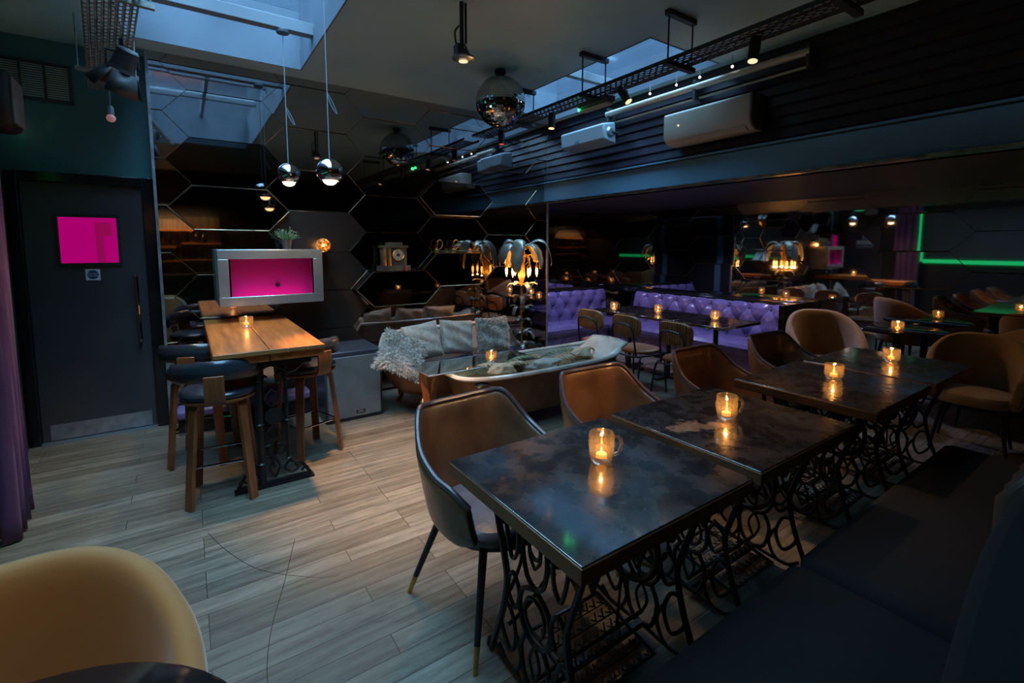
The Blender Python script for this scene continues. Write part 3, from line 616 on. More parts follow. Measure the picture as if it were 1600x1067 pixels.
def make_treadle_table(label, worded=False):
    t = thing('treadle_table', label, 'table')
    w, d, H = .40, .36, .76
    obj('tabletop', MB().box(-w+.003, w-.003, -d+.003, d-.003, H-.006, H), 'tablep' if worded == 1 else 'table', t, bev=.002)
    eb = obj('edge_band', MB().box(-w, w, -d, d, H-.052, H-.0055), 'rust', t, bev=.003)
    obj('side_frame', lace_frame(-.27), 'iron', t); obj('side_frame', lace_frame(.27), 'iron', t)
    # rear cross brace: long crossing ovals
    cb = MB(); y = .17
    for s in (-1, 1):
        cb.tube(sm([(s*.26, y, .66), (s*.16, y, .60), (s*.06, y, .46), (0, y, .38), (-s*.08, y, .28), (-s*.18, y, .20), (-s*.26, y, .17)], 5), .008, 6)
        cb.tube(sm([(s*.26, y, .50), (s*.20, y, .42), (s*.24, y, .32), (s*.26, y, .30)], 4), .007, 6)
        cb.tube(sm([(s*.25, y, .60), (s*.12, y, .66), (0, y, .62)], 4), .007, 6)
    cb.tube([(.075*math.cos(2*PI*k/24), y, .40+.11*math.sin(2*PI*k/24)) for k in range(24)], .008, 6, True)
    cb.tube([(.045*math.cos(2*PI*k/20), y, .40+.075*math.sin(2*PI*k/20)) for k in range(20)], .005, 5, True)
    cr_ = obj('cross_brace', cb, 'iron', t)
    if worded == 2:      # cast ring with lettering on the left side frame, read from the left
        bd = MB(); yc, zc = -.03, .215
        for r1, rr in ((.175, .007), (.100, .006)): bd.tube([(-.272, yc+r1*math.cos(2*PI*k/32), zc+r1*math.sin(2*PI*k/32)) for k in range(32)], rr, 5, True)
        for k in range(4): bd.cyl((-.272, yc+.1*math.cos(k*PI/2+.6), zc+.1*math.sin(k*PI/2+.6)), (-.272, yc+.02*math.cos(k*PI/2), zc+.02*math.sin(k*PI/2)), .005, None, 5)
        pb = obj('lettered_ring', bd, 'iron', t); B = Matrix(((0, 0, -1, 0), (-1, 0, 0, 0), (0, 1, 0, 0), (0, 0, 0, 1)))
        for k, ch in enumerate('ORIGINAL'):
            a = R(165)-R(150)*k/7
            text('cast_letter', ch, .078, 'iron', pb, Matrix.Translation((-.272, yc-.138*math.cos(a), zc+.138*math.sin(a))) @ B @ Matrix.Rotation(a-PI/2, 4, 'Z'), .004)
    # hand wheel inside the right frame
    wx = .20; wh = MB(); cz = .42; wy = .03
    wh.tube([(wx, wy+.155*math.cos(2*PI*k/32), cz+.155*math.sin(2*PI*k/32)) for k in range(32)], .013, 8, True)
    wh.cyl((wx-.02, wy, cz), (wx+.05, wy, cz), .022, None, 12)
    for k in range(5):
        a = 2*PI*k/5; b = a+.45
        wh.tube(sm([(wx, wy+.02*math.cos(a), cz+.02*math.sin(a)), (wx, wy+.09*math.cos(a+.1), cz+.09*math.sin(a+.1)), (wx, wy+.150*math.cos(b), cz+.150*math.sin(b))], 4), .0065, 6)
    obj('drive_wheel', wh, 'iron', t)
    # treadle plate with cast net pattern
    tp = MB(); zx, zy, z0 = .17, .145, .095
    def tz(y_): return z0+y_*.18
    tp.tube([(-zx, -zy, tz(-zy)), (zx, -zy, tz(-zy)), (zx, zy, tz(zy)), (-zx, zy, tz(zy))], .009, 6, True)
    nx, ny = 9, 6
    for i in range(nx):
        for j in range(ny):
            cx = -zx+zx*2*(i+.5)/nx; cy = -zy+2*zy*(j+.5)/ny; dx, dy = zx/nx, zy/ny
            o = (i % 2)*dy*.5
            tp.tube(sm([(cx-dx, cy-dy*.3, tz(cy)), (cx-dx*.3, cy-dy*.8, tz(cy)), (cx+dx*.4, cy-dy*.1, tz(cy)), (cx+dx, cy+dy*.5, tz(cy))], 2), .0036, 4, caps=False)
            tp.tube([(cx-dx*.3, cy-dy*.8, tz(cy)), (cx-dx*.1, cy-dy*1.3, tz(cy))], .0036, 4, caps=False)
    for j in range(1, ny): tp.cyl((-zx, -zy+2*zy*j/ny, tz(-zy+2*zy*j/ny)), (zx, -zy+2*zy*j/ny, tz(-zy+2*zy*j/ny)), .003, None, 4)
    obj('treadle_plate', tp, 'ironb', t)
    obj('axle_rod', MB().cyl((-.27, 0, .09), (.27, 0, .09), .008, None, 8).tube([(.13, .0, .10), (.17, .02, .25), (.20, .05, .40)], .006, 6), 'iron', t)
    obj('foot_rail', MB().box(-.27, .27, -.012, .012, .03, .055), 'iron', t)
    return t
tlab = ['nearest square patinated metal table, with a bluish skylight reflection, on a lacy iron treadle base',
        'second square treadle table from the camera, with an orange-brown worn patch on its top',
        'third square treadle table from the camera, behind the one with the worn orange patch',
        'farthest square treadle table of the row, in front of the mustard tub chairs']
tx = [(1.165, 1.165), (2.03, 1.175), (3.09, 1.175), (3.93, 1.16)]
for i in range(4):
    t = make_treadle_table(tlab[i], worded=i); t.location = (tx[i][0], tx[i][1], 0)
    t['group'] = 'treadle tables in a row'

clab = ['brown leather armchair with grey seat nearest the camera, beside the first treadle table', 'orange-lit brown leather armchair second from the camera, in front of the bathtub planter',
        'dark leather armchair third in the row, near the ribbed cafe chairs', 'dark leather armchair farthest along the row, in front of the violet banquette']
c0 = make_leather_chair(clab[0])
cx = [(1.05, 1.66, R(4)), (1.895, 1.70, R(-2)), (2.88, 1.70, R(0)), (3.83, 1.70, R(-4))]
for i, (x, y, a) in enumerate(cx):
    c = c0 if i == 0 else copy_tree(c0)
    c.location = (x, y, 0); c.rotation_euler = (0, 0, a); c['label'] = clab[i]; c['group'] = 'leather armchairs along the treadle tables'
v0 = make_velvet_chair('tan velvet tub chair in the bottom left corner, nearest the camera'); v0.location = (-.33, 1.12, 0); v0.rotation_euler = (0, 0, R(4))
vc = copy_tree(v0, (5.00, 1.98, 0), R(-52), 'mustard velvet tub chair behind the farthest treadle table, left of the round table'); vc.scale = (1, 1, 1.07)
vd = copy_tree(v0, (4.96, .90, 0), R(-84), 'brown velvet tub chair at the right end of the farthest treadle table'); vd.scale = (.92, .92, 1)
copy_tree(v0, (6.62-.85, .95, 0), R(-160), 'mustard velvet tub chair on the far side of the round table')

def mirror_free(): pass
def make_round_table(label, loc, r, z, m='gloss'):
    t = thing('round_table', label, 'table', loc)
    obj('tabletop', MB().lathe([(r-.01, z-.022), (r, z-.016), (r, z-.004), (r-.006, z)], (0, 0, 0), 48), m, t)
    obj('pedestal', MB().cyl((0, 0, .02), (0, 0, z-.022), .032, None, 16).lathe([(.12, z-.034), (.12, z-.0225)], (0, 0, 0), 20), 'legblack', t)
    obj('base', MB().lathe([(.24, 0), (.24, .012), (.06, .03), (.03, .05)], (0, 0, 0), 32), 'legblack', t)
    return t
make_round_table('dark round pedestal table with a candle, beside the alcove mirror', (5.72, 1.62, 0), .37, .76, 'gloss')
make_round_table('dark round table edge at the bottom left, in front of the tan tub chair', (-.33, .76, 0), .40, .76, 'gloss')

# far tables with cafe chairs
fl = ['left dark rectangular table before the violet banquette', 'middle dark rectangular table before the violet banquette', 'right dark rectangular table before the violet banquette']
for i, y in enumerate((4.10, 3.50, 2.90)):
    t = thing('pedestal_table', fl[i], 'table', (4.68, y, 0), 0, 'tables along the banquette')
    obj('tabletop', MB().box(-.35, .35, -.296, .296, .725, .755), 'table', t, bev=.003)
    obj('pedestal', MB().cyl((0, 0, .03), (0, 0, .725), .026, None, 14), 'legblack', t)
    obj('base', MB().box(-.24, .24, -.035, .035, 0, .03).box(-.035, .035, -.22, .22, 0, .031), 'legblack', t, bev=.006)
k0 = make_cafe_chair('ribbed tan cafe chair on the left, nearest the palm lamp'); k0.location = (3.95, 3.90, 0); k0.rotation_euler = (0, 0, R(93)); k0['group'] = 'ribbed cafe chairs'
copy_tree(k0, (3.95, 3.36, 0), R(90), 'ribbed tan cafe chair in the middle of the three')
copy_tree(k0, (3.97, 2.76, 0), R(88), 'ribbed tan cafe chair on the right, behind the third leather armchair')

# high table and stools
t = thing('high_table', 'long wooden high table on ornate iron stands beside the hexagonal mirrors', 'table', (.41, 4.05, 0))
obj('tabletop', MB().box(-.31, -.012, -.83, .80, .845, .92).box(-.008, .31, -.83, .80, .845, .92), 'oak', t, bev=.005)
obj('end_board', MB().box(-.31, .31, -.856, -.832, .895, .922), 'oakend', t, bev=.003)
obj('metal_strap', MB().box(.085, .091, -.858, -.855, .896, .922).box(.205, .209, -.858, -.855, .896, .922), 'steel', t)
def stand(y):
    mb = MB()
    def st(pts, r=.008, closed=False):
        for s in (-1, 1): mb.tube(sm([(s*a, y, b) for a, b in pts], 5, closed), r, 6, closed)
    mb.cyl((-.075, y, .02), (-.075, y, .78), .026, .022, 12).cyl((.085, y, .16), (.085, y, .78), .012, None, 10)
    for z in (.16, .42, .70): mb.lathe([(.02, z-.012), (.033, z), (.02, z+.012)], (-.075, y, 0), 12).lathe([(.01, z-.01), (.02, z), (.01, z+.01)], (.085, y, 0), 10)
    st([(.02, .72), (.06, .74), (.07, .69), (.035, .67), (.03, .70)], .007)
    st([(0, .64), (.045, .58), (0, .52), (-.0, .52)], .006)
    mb.lathe([(.001, y-.008), (.055, y-.008), (.055, y+.008), (.001, y+.008)], (0.01, 0, .46), 20, 'y')
    st([(0, .40), (.045, .34), (0, .29)], .006); st([(.02, .27), (.06, .26), (.06, .21), (.03, .20), (.03, .24)], .007)
    st([(.08, .20), (.10, .14), (.16, .11), (.20, .05), (.215, .03)], .011)
    st([(.09, .14), (.06, .10), (.10, .06), (.14, .08), (.12, .11)], .008); st([(.16, .05), (.18, .07), (.205, .06)], .008)
    st([(0, .19), (.03, .12), (0, .05)], .007)
    mb.box(-.235, .235, y-.03, y+.03, 0, .014); mb.box(-.20, .20, y-.016, y+.016, .014, .030)
    mb.box(-.24, .24, y-.05, y+.05, .80, .845)
    mb.tube(sm([(-.2, y, .80), (-.12, y, .74), (0, y, .80), (.12, y, .74), (.2, y, .80)], 5), .012, 6)
    return mb
obj('iron_stand', stand(-.72), 'iron', t); obj('iron_stand', stand(.50), 'iron', t)
obj('stretcher', MB().cyl((0, -.72, .12), (0, .50, .12), .010, None, 8), 'iron', t)
s0 = make_stool('nearest bentwood bar stool with dark leather seat at the left of the high table'); s0.location = (.13, 3.40, 0); s0.rotation_euler = (0, 0, R(172)); s0['group'] = 'bentwood bar stools'
copy_tree(s0, (.05, 4.06, 0), R(160), 'bentwood bar stool behind the nearest one, left of the high table')
copy_tree(s0, (.70, 3.74, 0), R(200), 'bentwood bar stool at the right of the high table by the loudspeaker')

# low violet plinth seat against the mirror
t = thing('padded_plinth', 'low violet padded step along the foot of the mirror wall behind the bar stools', 'bench seat', (.38, 4.76, 0))
obj('base', MB().box(-.50, .52, -.10, .09, 0, .13), 'black', t); obj('padded_top', MB().box(-.51, .53, -.12, .10, .13, .205), 'purple', t, bev=.02)
# scuffs in the floor boards
for k, pts in enumerate([[(0.02, 2.95), (.10, 2.7), (.22, 2.45), (.42, 2.25), (.52, 2.2)], [(.40, 2.62), (.30, 2.3), (.20, 2.0), (.16, 1.75), (.20, 1.62)], [(.20, 1.6), (.38, 1.52), (.52, 1.42), (.6, 1.2)]]):
    q = obj('scratch_mark', MB().tube(sm([(a, b_, .0006) for a, b_ in pts], 6), .0016, 4, flat=.3), 'iron', bpy.data.objects['floor'])
# subwoofer
t = thing('subwoofer', 'large dark floor loudspeaker cabinet between the high table and the bathtub sofa', 'loudspeaker', (1.19, 4.45, 0))
obj('cabinet', MB().box(-.255, .255, -.235, .27, .0, .63), 'subb', t, bev=.012)
obj('grille_cloth', MB().box(-.235, .235, -.247, -.236, .03, .585), 'subw', t, bev=.006)
bdg = obj('badge', MB().box(.005, .085, -.251, -.2475, .062, .09), 'black', t); text('badge_lettering', 'QSC', .028, 'txt', bdg, onY(.045, -.252, .0755), .0006)

# banquette, tufted
def tuft(u, v, w, h, px=.27, pz=.18, dep=.052):
    """height field of diamond tufting"""
    i = u/px; j = v/pz; best = 9
    for a in (math.floor(j)-1, math.floor(j), math.floor(j)+1, math.floor(j)+2):
        o = .5*(a % 2)
        for b in (math.floor(i-o), math.floor(i-o)+1):
            d2 = ((i-o-b)*px)**2+((j-a)*pz)**2; best = min(best, d2)
    dd = math.sqrt(best); hump = dep*(1-math.exp(-(dd/.062)**1.3))
    # diagonal creases
    a1 = abs(((i+j*.5) % 1)-.5)*2; a2 = abs(((i-j*.5) % 1)-.5)*2
    cr_ = .010*(math.exp(-((1-a1)/.12)**2)+math.exp(-((1-a2)/.12)**2))
    return hump-cr_
def make_banquette(label, L, loc, rz, flipends=(True, True)):
    """runs along local +X from 0..L, seat faces local -Y, back plane at y=0"""
    t = thing('tufted_banquette', label, 'bench seat', loc, rz)
    h0, h1 = .39, .88
    nu, nv = int(L/.0125), 34
    def fn(u, v):
        x, z = u*L, (v)*(h1-h0)
        e = min(1, u*L/.05, (1-u)*L/.05); e2 = min(1, (1-v)*6)**.5
        return (x, -.02-.06*e2*e**.5-tuft(x, z-.04, L, .4)*e*e2+v*.05, h0+z)
    obj('backrest', MB().grid(fn, nu, nv), 'purple', t, recalc=False)
    obj('back_board', MB().box(0, L, -.03, .10, .10, h1+.005), 'gloss', t, bev=.01)
    for k in range(-1, 4):
        z = .04+k*.18; 
        if not .02 < z < .44: continue
        n = 0
        while True:
            x = (n+.5*(k % 2))*.27; n += 1
            if x > L-.04: break
            if x < .04: continue
            obj('button', MB().sphere((x, -.086+((z)/.49)*.05, h0+z), .014, 8, 6), 'purple', t)
    def seat(u, v):
        x = u*L; y = -.08-.50*min(1, v/.62) if v < .62 else -.58-.0; 
        prof = [(-.06, .40), (-.25, .415), (-.45, .412), (-.55, .395), (-.585, .36), (-.585, .31), (-.565, .27), (-.555, .265)]
        k = v*7; i = min(int(k), 6); f = k-i
        return (x, prof[i][0]*(1-f)+prof[i+1][0]*f, prof[i][1]*(1-f)+prof[i+1][1]*f)
    obj('seat', MB().grid(seat, 8, 28), 'purple', t, solid=.01, recalc=False)
    obj('seat_side', MB().prism([(-.06, .395), (-.45, .405), (-.55, .39), (-.578, .36), (-.578, .31), (-.55, .265), (-.06, .265)], 'x', .006, L-.006), 'purple', t)
    obj('valance', MB().box(0, L, -.545, -.06, .09, .265), 'purple', t, bev=.01)
    obj('plinth', MB().box(.02, L-.02, -.50, -.06, 0, .09), 'black', t)
    return t
# back section: back plane Y=5.72
make_banquette('short violet tufted leather banquette section facing the camera, left of the corner', 1.86, (3.965, 5.69, 0), 0)
# side section: faces -X, back plane X=5.86, from Y=2.62 to 5.1
make_banquette('long violet tufted leather banquette section under the alcove mirror', 2.47, (5.92, 5.09, 0), -PI/2)
st_ = tag(obj('alcove_ledge', MB().box(6.025, XA-.02, 2.60, 5.78, .82, .90), 'gloss', bev=.006), 'glossy black ledge running along the top of the banquette', 'shelf')
tag(obj('alcove_partition', MB().box(5.30, XA-.02, 2.50, 2.56, 0, .92), 'gloss', bev=.01), 'low black panel closing the right end of the long banquette', 'partition')

# dark foreground bench
t = thing('window_bench', 'black upholstered bench with ribbed back in the lower right foreground', 'bench seat', (0, 0, 0))
for x0, x1 in ((.55, 1.72), (1.735, 3.48)):
    obj('seat_cushion', MB().box(x0, x1, .18, .735, .34, .46), 'bench', t, bev=.045)
obj('bench_base', MB().box(.58, 3.45, .15, .69, 0, .34), 'black', t)
bt = MB(); n = 0
prof = sm([(.66, .50), (.80, .62), (.976, .83), (1.10, .945), (1.22, 1.0), (1.40, 1.02), (1.9, 1.02), (2.6, 1.02), (3.48, 1.02)], 5)
prof = [(p.x, p.y) for p in sm([(a, b, 0) for a, b in [(.66, .50), (.80, .62), (.976, .83), (1.10, .945), (1.22, 1.0), (1.40, 1.02), (1.9, 1.02), (2.6, 1.02), (3.48, 1.02)]], 5)]
bt.prism([(.64, .10)]+prof+[(3.48, .10)], 'y', .02, .19)
bo = obj('backrest', bt, 'bench', t, bev=.035)
rb = MB()
for k in range(21):
    x = 1.55+k*.092; rb.tube([(x, .185, .47), (x, .190, .6), (x, .190, .96), (x, .16, 1.005), (x, .10, 1.015), (x, .04, 1.01)], .040, 8, flat=.4)
obj('ribbing', rb, 'ridged', bo)

# purple curtain on the left
def curtain(y0, y1, x, z0, z1, n, name, label, amp=.045, seed=1):
    rn = random.Random(seed); ph = [rn.uniform(0, 6) for _ in range(4)]
    def fn(u, v):
        y = y0+(y1-y0)*u; a = amp*(1.1-.5*v)
        return (x+a*math.sin(n*2*PI*u+.5*math.sin(3*v+ph[0]))+a*.4*math.sin(n*4.3*PI*u+ph[1]+v), y+.02*math.sin(9*v+ph[2]+u*20)*(1-v), z0+(z1-z0)*v)
    o = obj(name, MB().grid(fn, int(n*16), 24), 'purplecl', solid=.006, recalc=False, sharp=80)
    return tag(o, label, 'curtain')
curtain(3.42, 3.85, -.86, .01, 2.75, 3.6, 'velvet_curtain', 'dark purple velvet curtain hanging in folds at the left edge')
tag(obj('curtain_rail', MB().cyl((-.86, 3.1, 2.77), (-.86, 3.95, 2.77), .014, None, 10), 'legblack'), 'black rail carrying the purple curtain', 'rail')
# projector screen with green edge light, seen in the alcove mirror
t = thing('projection_screen', 'grey screen edged with green light strips on the left wall', 'screen', (XL, 0, 0))
obj('screen_sheet', MB().box(.02, .03, -.6, 3.42, 1.36, 2.3), 'screen', t)
obj('light_strip', MB().box(.02, .05, -.6, 3.42, 1.27, 1.35), 'greenstrip', t); obj('light_strip', MB().box(.02, .05, 3.43, 3.47, 1.30, 2.3), 'greenstrip', t)

# ================================================================== bathtub lounge
def tub(nu, rx, ry, e, levels, cx=0, cy=0, cut=None):
    """levels: (scale, z) from rim down, inside then outside; superellipse plan"""
    def fn(u, v):
        a = 2*PI*u; c, s = math.cos(a), math.sin(a)
        k = v*(len(levels)-1); i = min(int(k), len(levels)-2); f = k-i
        sc = levels[i][0]*(1-f)+levels[i+1][0]*f; z = levels[i][1]*(1-f)+levels[i+1][1]*f
        x = math.copysign(abs(c)**(2/e), c)*rx*sc; y = math.copysign(abs(s)**(2/e), s)*ry*(1-(1-sc)*1.1)
        return (cx+x, cy+y, z)
    return MB().grid(fn, nu, len(levels)-1, cu=True)
t = thing('bathtub_planter', 'old enamelled bathtub with bronze outside, filled with dried leaves and moss', 'bathtub', (2.67, 3.44, 0))
rx, ry = .92, .34
obj('tub_shell', tub(64, rx, ry, 3.4, [(.99, .49), (.97, .46), (.94, .36), (.88, .22), (.78, .13), (.6, .10), (.05, .10)]), 'rust', t, recalc=True)
obj('tub_lining', tub(64, rx, ry, 3.4, [(1.0, .50), (.95, .485), (.90, .40), (.82, .30), (.05, .28)]), 'enamel', t, solid=.006)
def se(a, rx_, ry_, e): c, s = math.cos(a), math.sin(a); return math.copysign(abs(c)**(2/e), c)*rx_, math.copysign(abs(s)**(2/e), s)*ry_
obj('roll_rim', MB().tube([(*se(2*PI*(k+.5)/64, rx+.005, ry+.005, 3.4), .50+.05*max(0, math.cos(2*PI*(k+.5)/64))**3) for k in range(64)], .024, 8, True, flat=.8), 'enamel', t)
obj('headrest', MB().grid(lambda u, v: (.62+.34*v, -.24+.50*u, .42+.17*v+.02*math.sin(PI*u)), 10, 8), 'enamel', t, solid=.02)
for sx in (-1, 1):
    for sy in (-1, 1):
        obj('claw_foot', MB().tube(sm([(sx*.60, sy*.20, .14), (sx*.66, sy*.25, .10), (sx*.66, sy*.26, .05), (sx*.69, sy*.28, .0)], 4), [.035]*4+[.03]*4+[.022]*4+[.028], 8), 'gold', t)
def lump(name, label, c, r, m, sy=.7, sz=.5, seed=1, cat='leaf', group=None, rough=.3):
    rn = random.Random(seed); ph = [rn.uniform(0, 6.3) for _ in range(6)]
    def fn(u, v):
        a = 2*PI*u; b = PI*v; k = 1+rough*(math.sin(3*a+ph[0]+2*b)*.5+math.sin(5*b+ph[1]+a)*.35+math.sin(7*a+ph[2]-3*b)*.3)*math.sin(b)
        return (c[0]+r*k*math.sin(b)*math.cos(a), c[1]+r*sy*k*math.sin(b)*math.sin(a), c[2]-r*sz*k*math.cos(b))
    return tag(obj(name, MB().grid(fn, 26, 14, cu=True), m), label, cat, group)
ms = MB(); rn = random.Random(5)
ms.grid(lambda u, v: (2.67+(u-.5)*1.62, 3.44+(v-.5)*.56, .43+.03*math.sin(19*u)*math.sin(11*v)+.02*math.sin(43*u+7*v)), 50, 20)
tag(obj('dried_moss_bed', ms, 'moss', recalc=False, solid=.02), 'brown dried moss and bark filling the bathtub', 'moss', kind='stuff')
def palm_leaf(name, label, base, direction, L, curl, w, m, cat='leaf', group=None, parent=None, droop=1.0, nb=15, seed=0, fold=.35):
    """a curling feather leaf: central rib with notched blades"""
    d = Vector(direction).normalized(); side = d.cross(Vector((0, 0, 1))).normalized(); rn = random.Random(seed)
    P = []
    for i in range(nb+1):
        f = i/nb; P.append(Vector(base)+d*(L*(f-.12*f*f*droop))+Vector((0, 0, curl*math.sin(f*PI*.55)-droop*L*.75*f**2.2)))
    mb = MB().tube(P, [.006*(1-.7*i/nb)+.0015 for i in range(nb+1)], 5)
    for i in range(1, nb):
        f = i/nb; ww = w*math.sin(PI*min(1, f*.9+.12))**.7; t1 = (P[i+1]-P[i-1]).normalized(); up = side.cross(t1)
        for s in (-1, 1):
            a = P[i]; b = P[i]+t1*(L/nb*.95); tip = P[i]+side*s*ww+t1*L/nb*(1.4+rn.uniform(-.2, .2))-up*ww*fold*rn.uniform(.7, 1.3)
            mid = (a+b)/2+side*s*ww*.6+t1*.006-up*ww*fold*.3
            n0 = len(mb.v); mb.v += [tuple(a), tuple(b), tuple(mid+t1*L/nb*.6), tuple(tip), tuple(mid-t1*L/nb*.25)]; mb.f.append((n0, n0+1, n0+2, n0+3, n0+4))
    o = obj(name, mb, m, parent, solid=.0025, recalc=False, sharp=25)
    if not parent: tag(o, label, cat, group)
    return o
leafs = [((2.05, 3.25, .50), (1, .25, 0), .50, .12, .055, 'dry', 'broad dried palm leaf curling over the front left of the bathtub'),
         ((2.2, 3.40, .50), (1, -.1, 0), .45, .14, .05, 'dryg', 'greenish faded leaf lying behind the front rim of the bathtub'),
         ((2.65, 3.30, .49), (1, .15, 0), .55, .10, .05, 'dry', 'long dried leaf along the middle of the bathtub'),
         ((2.75, 3.52, .49), (1, -.2, 0), .48, .13, .05, 'dryg', 'olive dried frond at the far middle of the bathtub'),
         ((1.95, 3.50, .49), (.8, -.6, 0), .36, .12, .05, 'dry', 'small dried leaf at the left end of the bathtub'),
         ((3.0, 3.30, .50), (.9, .3, 0), .42, .12, .045, 'dry', 'pale dried leaf near the raised right end of the bathtub')]
for i, (b, dr, L, cu, w_, m_, lb_) in enumerate(leafs): palm_leaf('dried_palm_leaf', lb_, b, dr, L, cu, w_, m_, droop=.35, seed=i, group='dried leaves in the bathtub', nb=11, fold=.6)
lump('burlap_bundle', 'brown striped dry husk lying at the front left inside the bathtub', (2.16, 3.27, .52), .12, 'dry', .6, .45, 3, 'husk')
lump('dried_husk', 'long grey-tan husk lying along the front of the bathtub', (2.62, 3.27, .50), .17, 'cush', .45, .3, 5, 'husk')
lump('dried_seed_head', 'pale bundled seed head near the right end of the bathtub', (3.12, 3.32, .52), .105, 'dry', .75, .6, 9, 'seed head')
lump('bark_chunk', 'dark bark chunk in the middle of the bathtub', (2.45, 3.50, .455), .11, 'moss', .8, .5, 12, 'bark')
t = thing('glass_coffee_table', 'low glass-topped table with crossed wooden legs between the bathtub and the sofa', 'table', (0, 0, 0))
obj('glass_top', MB().box(1.53, 2.62, 3.38, 3.78, .528, .540), 'glasst', t, bev=.002)
obj('steel_edge', MB().tube([(1.53, 3.38, .534), (2.62, 3.38, .534), (2.62, 3.78, .534), (1.53, 3.78, .534)], .006, 4, True), 'steel2', t)
obj('trestle_leg', MB().box(-.022, .022, -.022, .022, 0, .60, Matrix.Translation((1.60, 3.47, 0)) @ Matrix.Rotation(R(-20), 4, 'X')), 'walnut', t)
obj('trestle_leg', MB().box(-.022, .022, -.022, .022, 0, .60, Matrix.Translation((1.66, 3.70, 0)) @ Matrix.Rotation(R(20), 4, 'X')), 'walnut', t)
for ch in KIDS(t):
    if ch.name.startswith('trestle'):
        for v in ch.data.vertices: v.co.z = min(max(v.co.z, 0), .527)
# sofa cut from a bathtub
t = thing('bathtub_sofa', 'sofa made from a cut bathtub with navy leather seat and bronze underside', 'sofa', (2.30, 4.20, 0))
rx2, ry2 = .82, .38
obj('tub_shell', tub(64, rx2, ry2, 2.8, [(1.0, .40), (.99, .36), (.94, .27), (.82, .19), (.6, .15), (.05, .14)]), 'rust', t)
obj('seat', rcushion(1.62, .73, .06, 48, 2.8, .15), 'seatblue', t, sub=1, loc=(0, -.01, .385))
def backf(u, v):
    a = R(18)+R(144)*u; x, y = se(a, rx2+.02, ry2+.0, 2.8); return (x*(1+.03*v), y+.05*v, .36+.33*v*(min(1, math.sin(PI*min(max(u, .03), .97))*2.2)))
obj('back_shell', MB().grid(backf, 40, 6), 'enamel', t, solid=.018, recalc=False)
obj('roll_rim', MB().tube([(lambda q: (q[0], q[1], q[2]))(backf(k/40, 1)) for k in range(41)], .024, 8), 'enamel', t)
for sx in (-1, 1):
    for sy in (-1, 1):
        obj('claw_foot', MB().tube(sm([(sx*.50, sy*.22, .19), (sx*.58, sy*.27, .13), (sx*.57, sy*.28, .06), (sx*.60, sy*.31, .0)], 4), [.035]*4+[.028]*4+[.022]*4+[.03], 8), 'gold', t)
def pillow(name, label, loc, w, h, th, rot, m, seed, shag=0, piped=True):
    rn = random.Random(seed); ph = [rn.uniform(0, 6.3) for _ in range(4)]; t = thing(name, label, 'cushion', loc, 0, 'cushions on the bathtub sofa'); t.rotation_euler = rot
    def side(s):
        def fn(u, v):
            x, z = u*2-1, v*2-1; e = max(0, (1-x**4)*(1-z**4))**.5
            pinch = 1-.06*(1-abs(x))*abs(z)**3; pin2 = 1-.06*(1-abs(z))*abs(x)**3
            wr = .010*math.sin(6*x+ph[0]+3*z)*e+.008*math.sin(9*z+ph[1]+4*x)*e
            return (x*w/2*pin2, s*(th/2*e+wr), z*h/2*pinch)
        return fn
    n = 22; mb = MB().grid(side(1), n, n).grid(side(-1), n, n)
    cv = obj('cover', mb, m, t)
    if shag:
        fr = MB(); rn2 = random.Random(seed+50)
        for _ in range(shag):
            u, v = rn2.random(), rn2.random(); p = Vector(side(-1)(u, v)); q = Vector(((u-.5)*.05+rn2.uniform(-.018, .018), -rn2.uniform(.008, .016), -rn2.uniform(.0, .02)+(v-.5)*.03))
            s_ = Vector((rn2.uniform(-1, 1), 0, rn2.uniform(-1, 1))).normalized()*.005
            n0 = len(fr.v); m_ = p+q*.6+s_*.8; fr.v += [tuple(p-s_), tuple(p+s_), tuple(m_+s_*.4), tuple(p+q), tuple(m_-s_)]; fr.f.append((n0, n0+1, n0+2, n0+3, n0+4))
        f = obj('fleece', fr, m, t, recalc=False); f['kind'] = 'stuff'
    else:
        obj('seam_piping', MB().tube([(x*w/2*.985, 0, z*h/2*.985) for x, z in [(-1, -1), (0, -.95), (1, -1), (.95, 0), (1, 1), (0, .95), (-1, 1), (-.95, 0)]], .004, 5, True), m, t)
    return t
pillow('fleece_cushion', 'shaggy grey cushion slumped at the left end of the bathtub sofa', (1.56, 4.02, .585), .40, .38, .13, (R(-28), R(24), R(-18)), 'fur', 1, 2600)
pillow('knit_cushion', 'pale knit cushion second from the left on the bathtub sofa', (1.86, 4.23, .635), .36, .36, .14, (R(-18), R(-8), R(-8)), 'cush', 2)
pillow('knit_cushion', 'pale knit cushion third from the left on the bathtub sofa', (2.24, 4.25, .635), .37, .35, .14, (R(-16), R(6), R(-2)), 'cush', 3)
pillow('fleece_cushion', 'shaggy pale grey cushion at the right end of the bathtub sofa', (2.66, 4.24, .635), .40, .34, .13, (R(-14), R(2), R(6)), 'fur', 4, 2600)

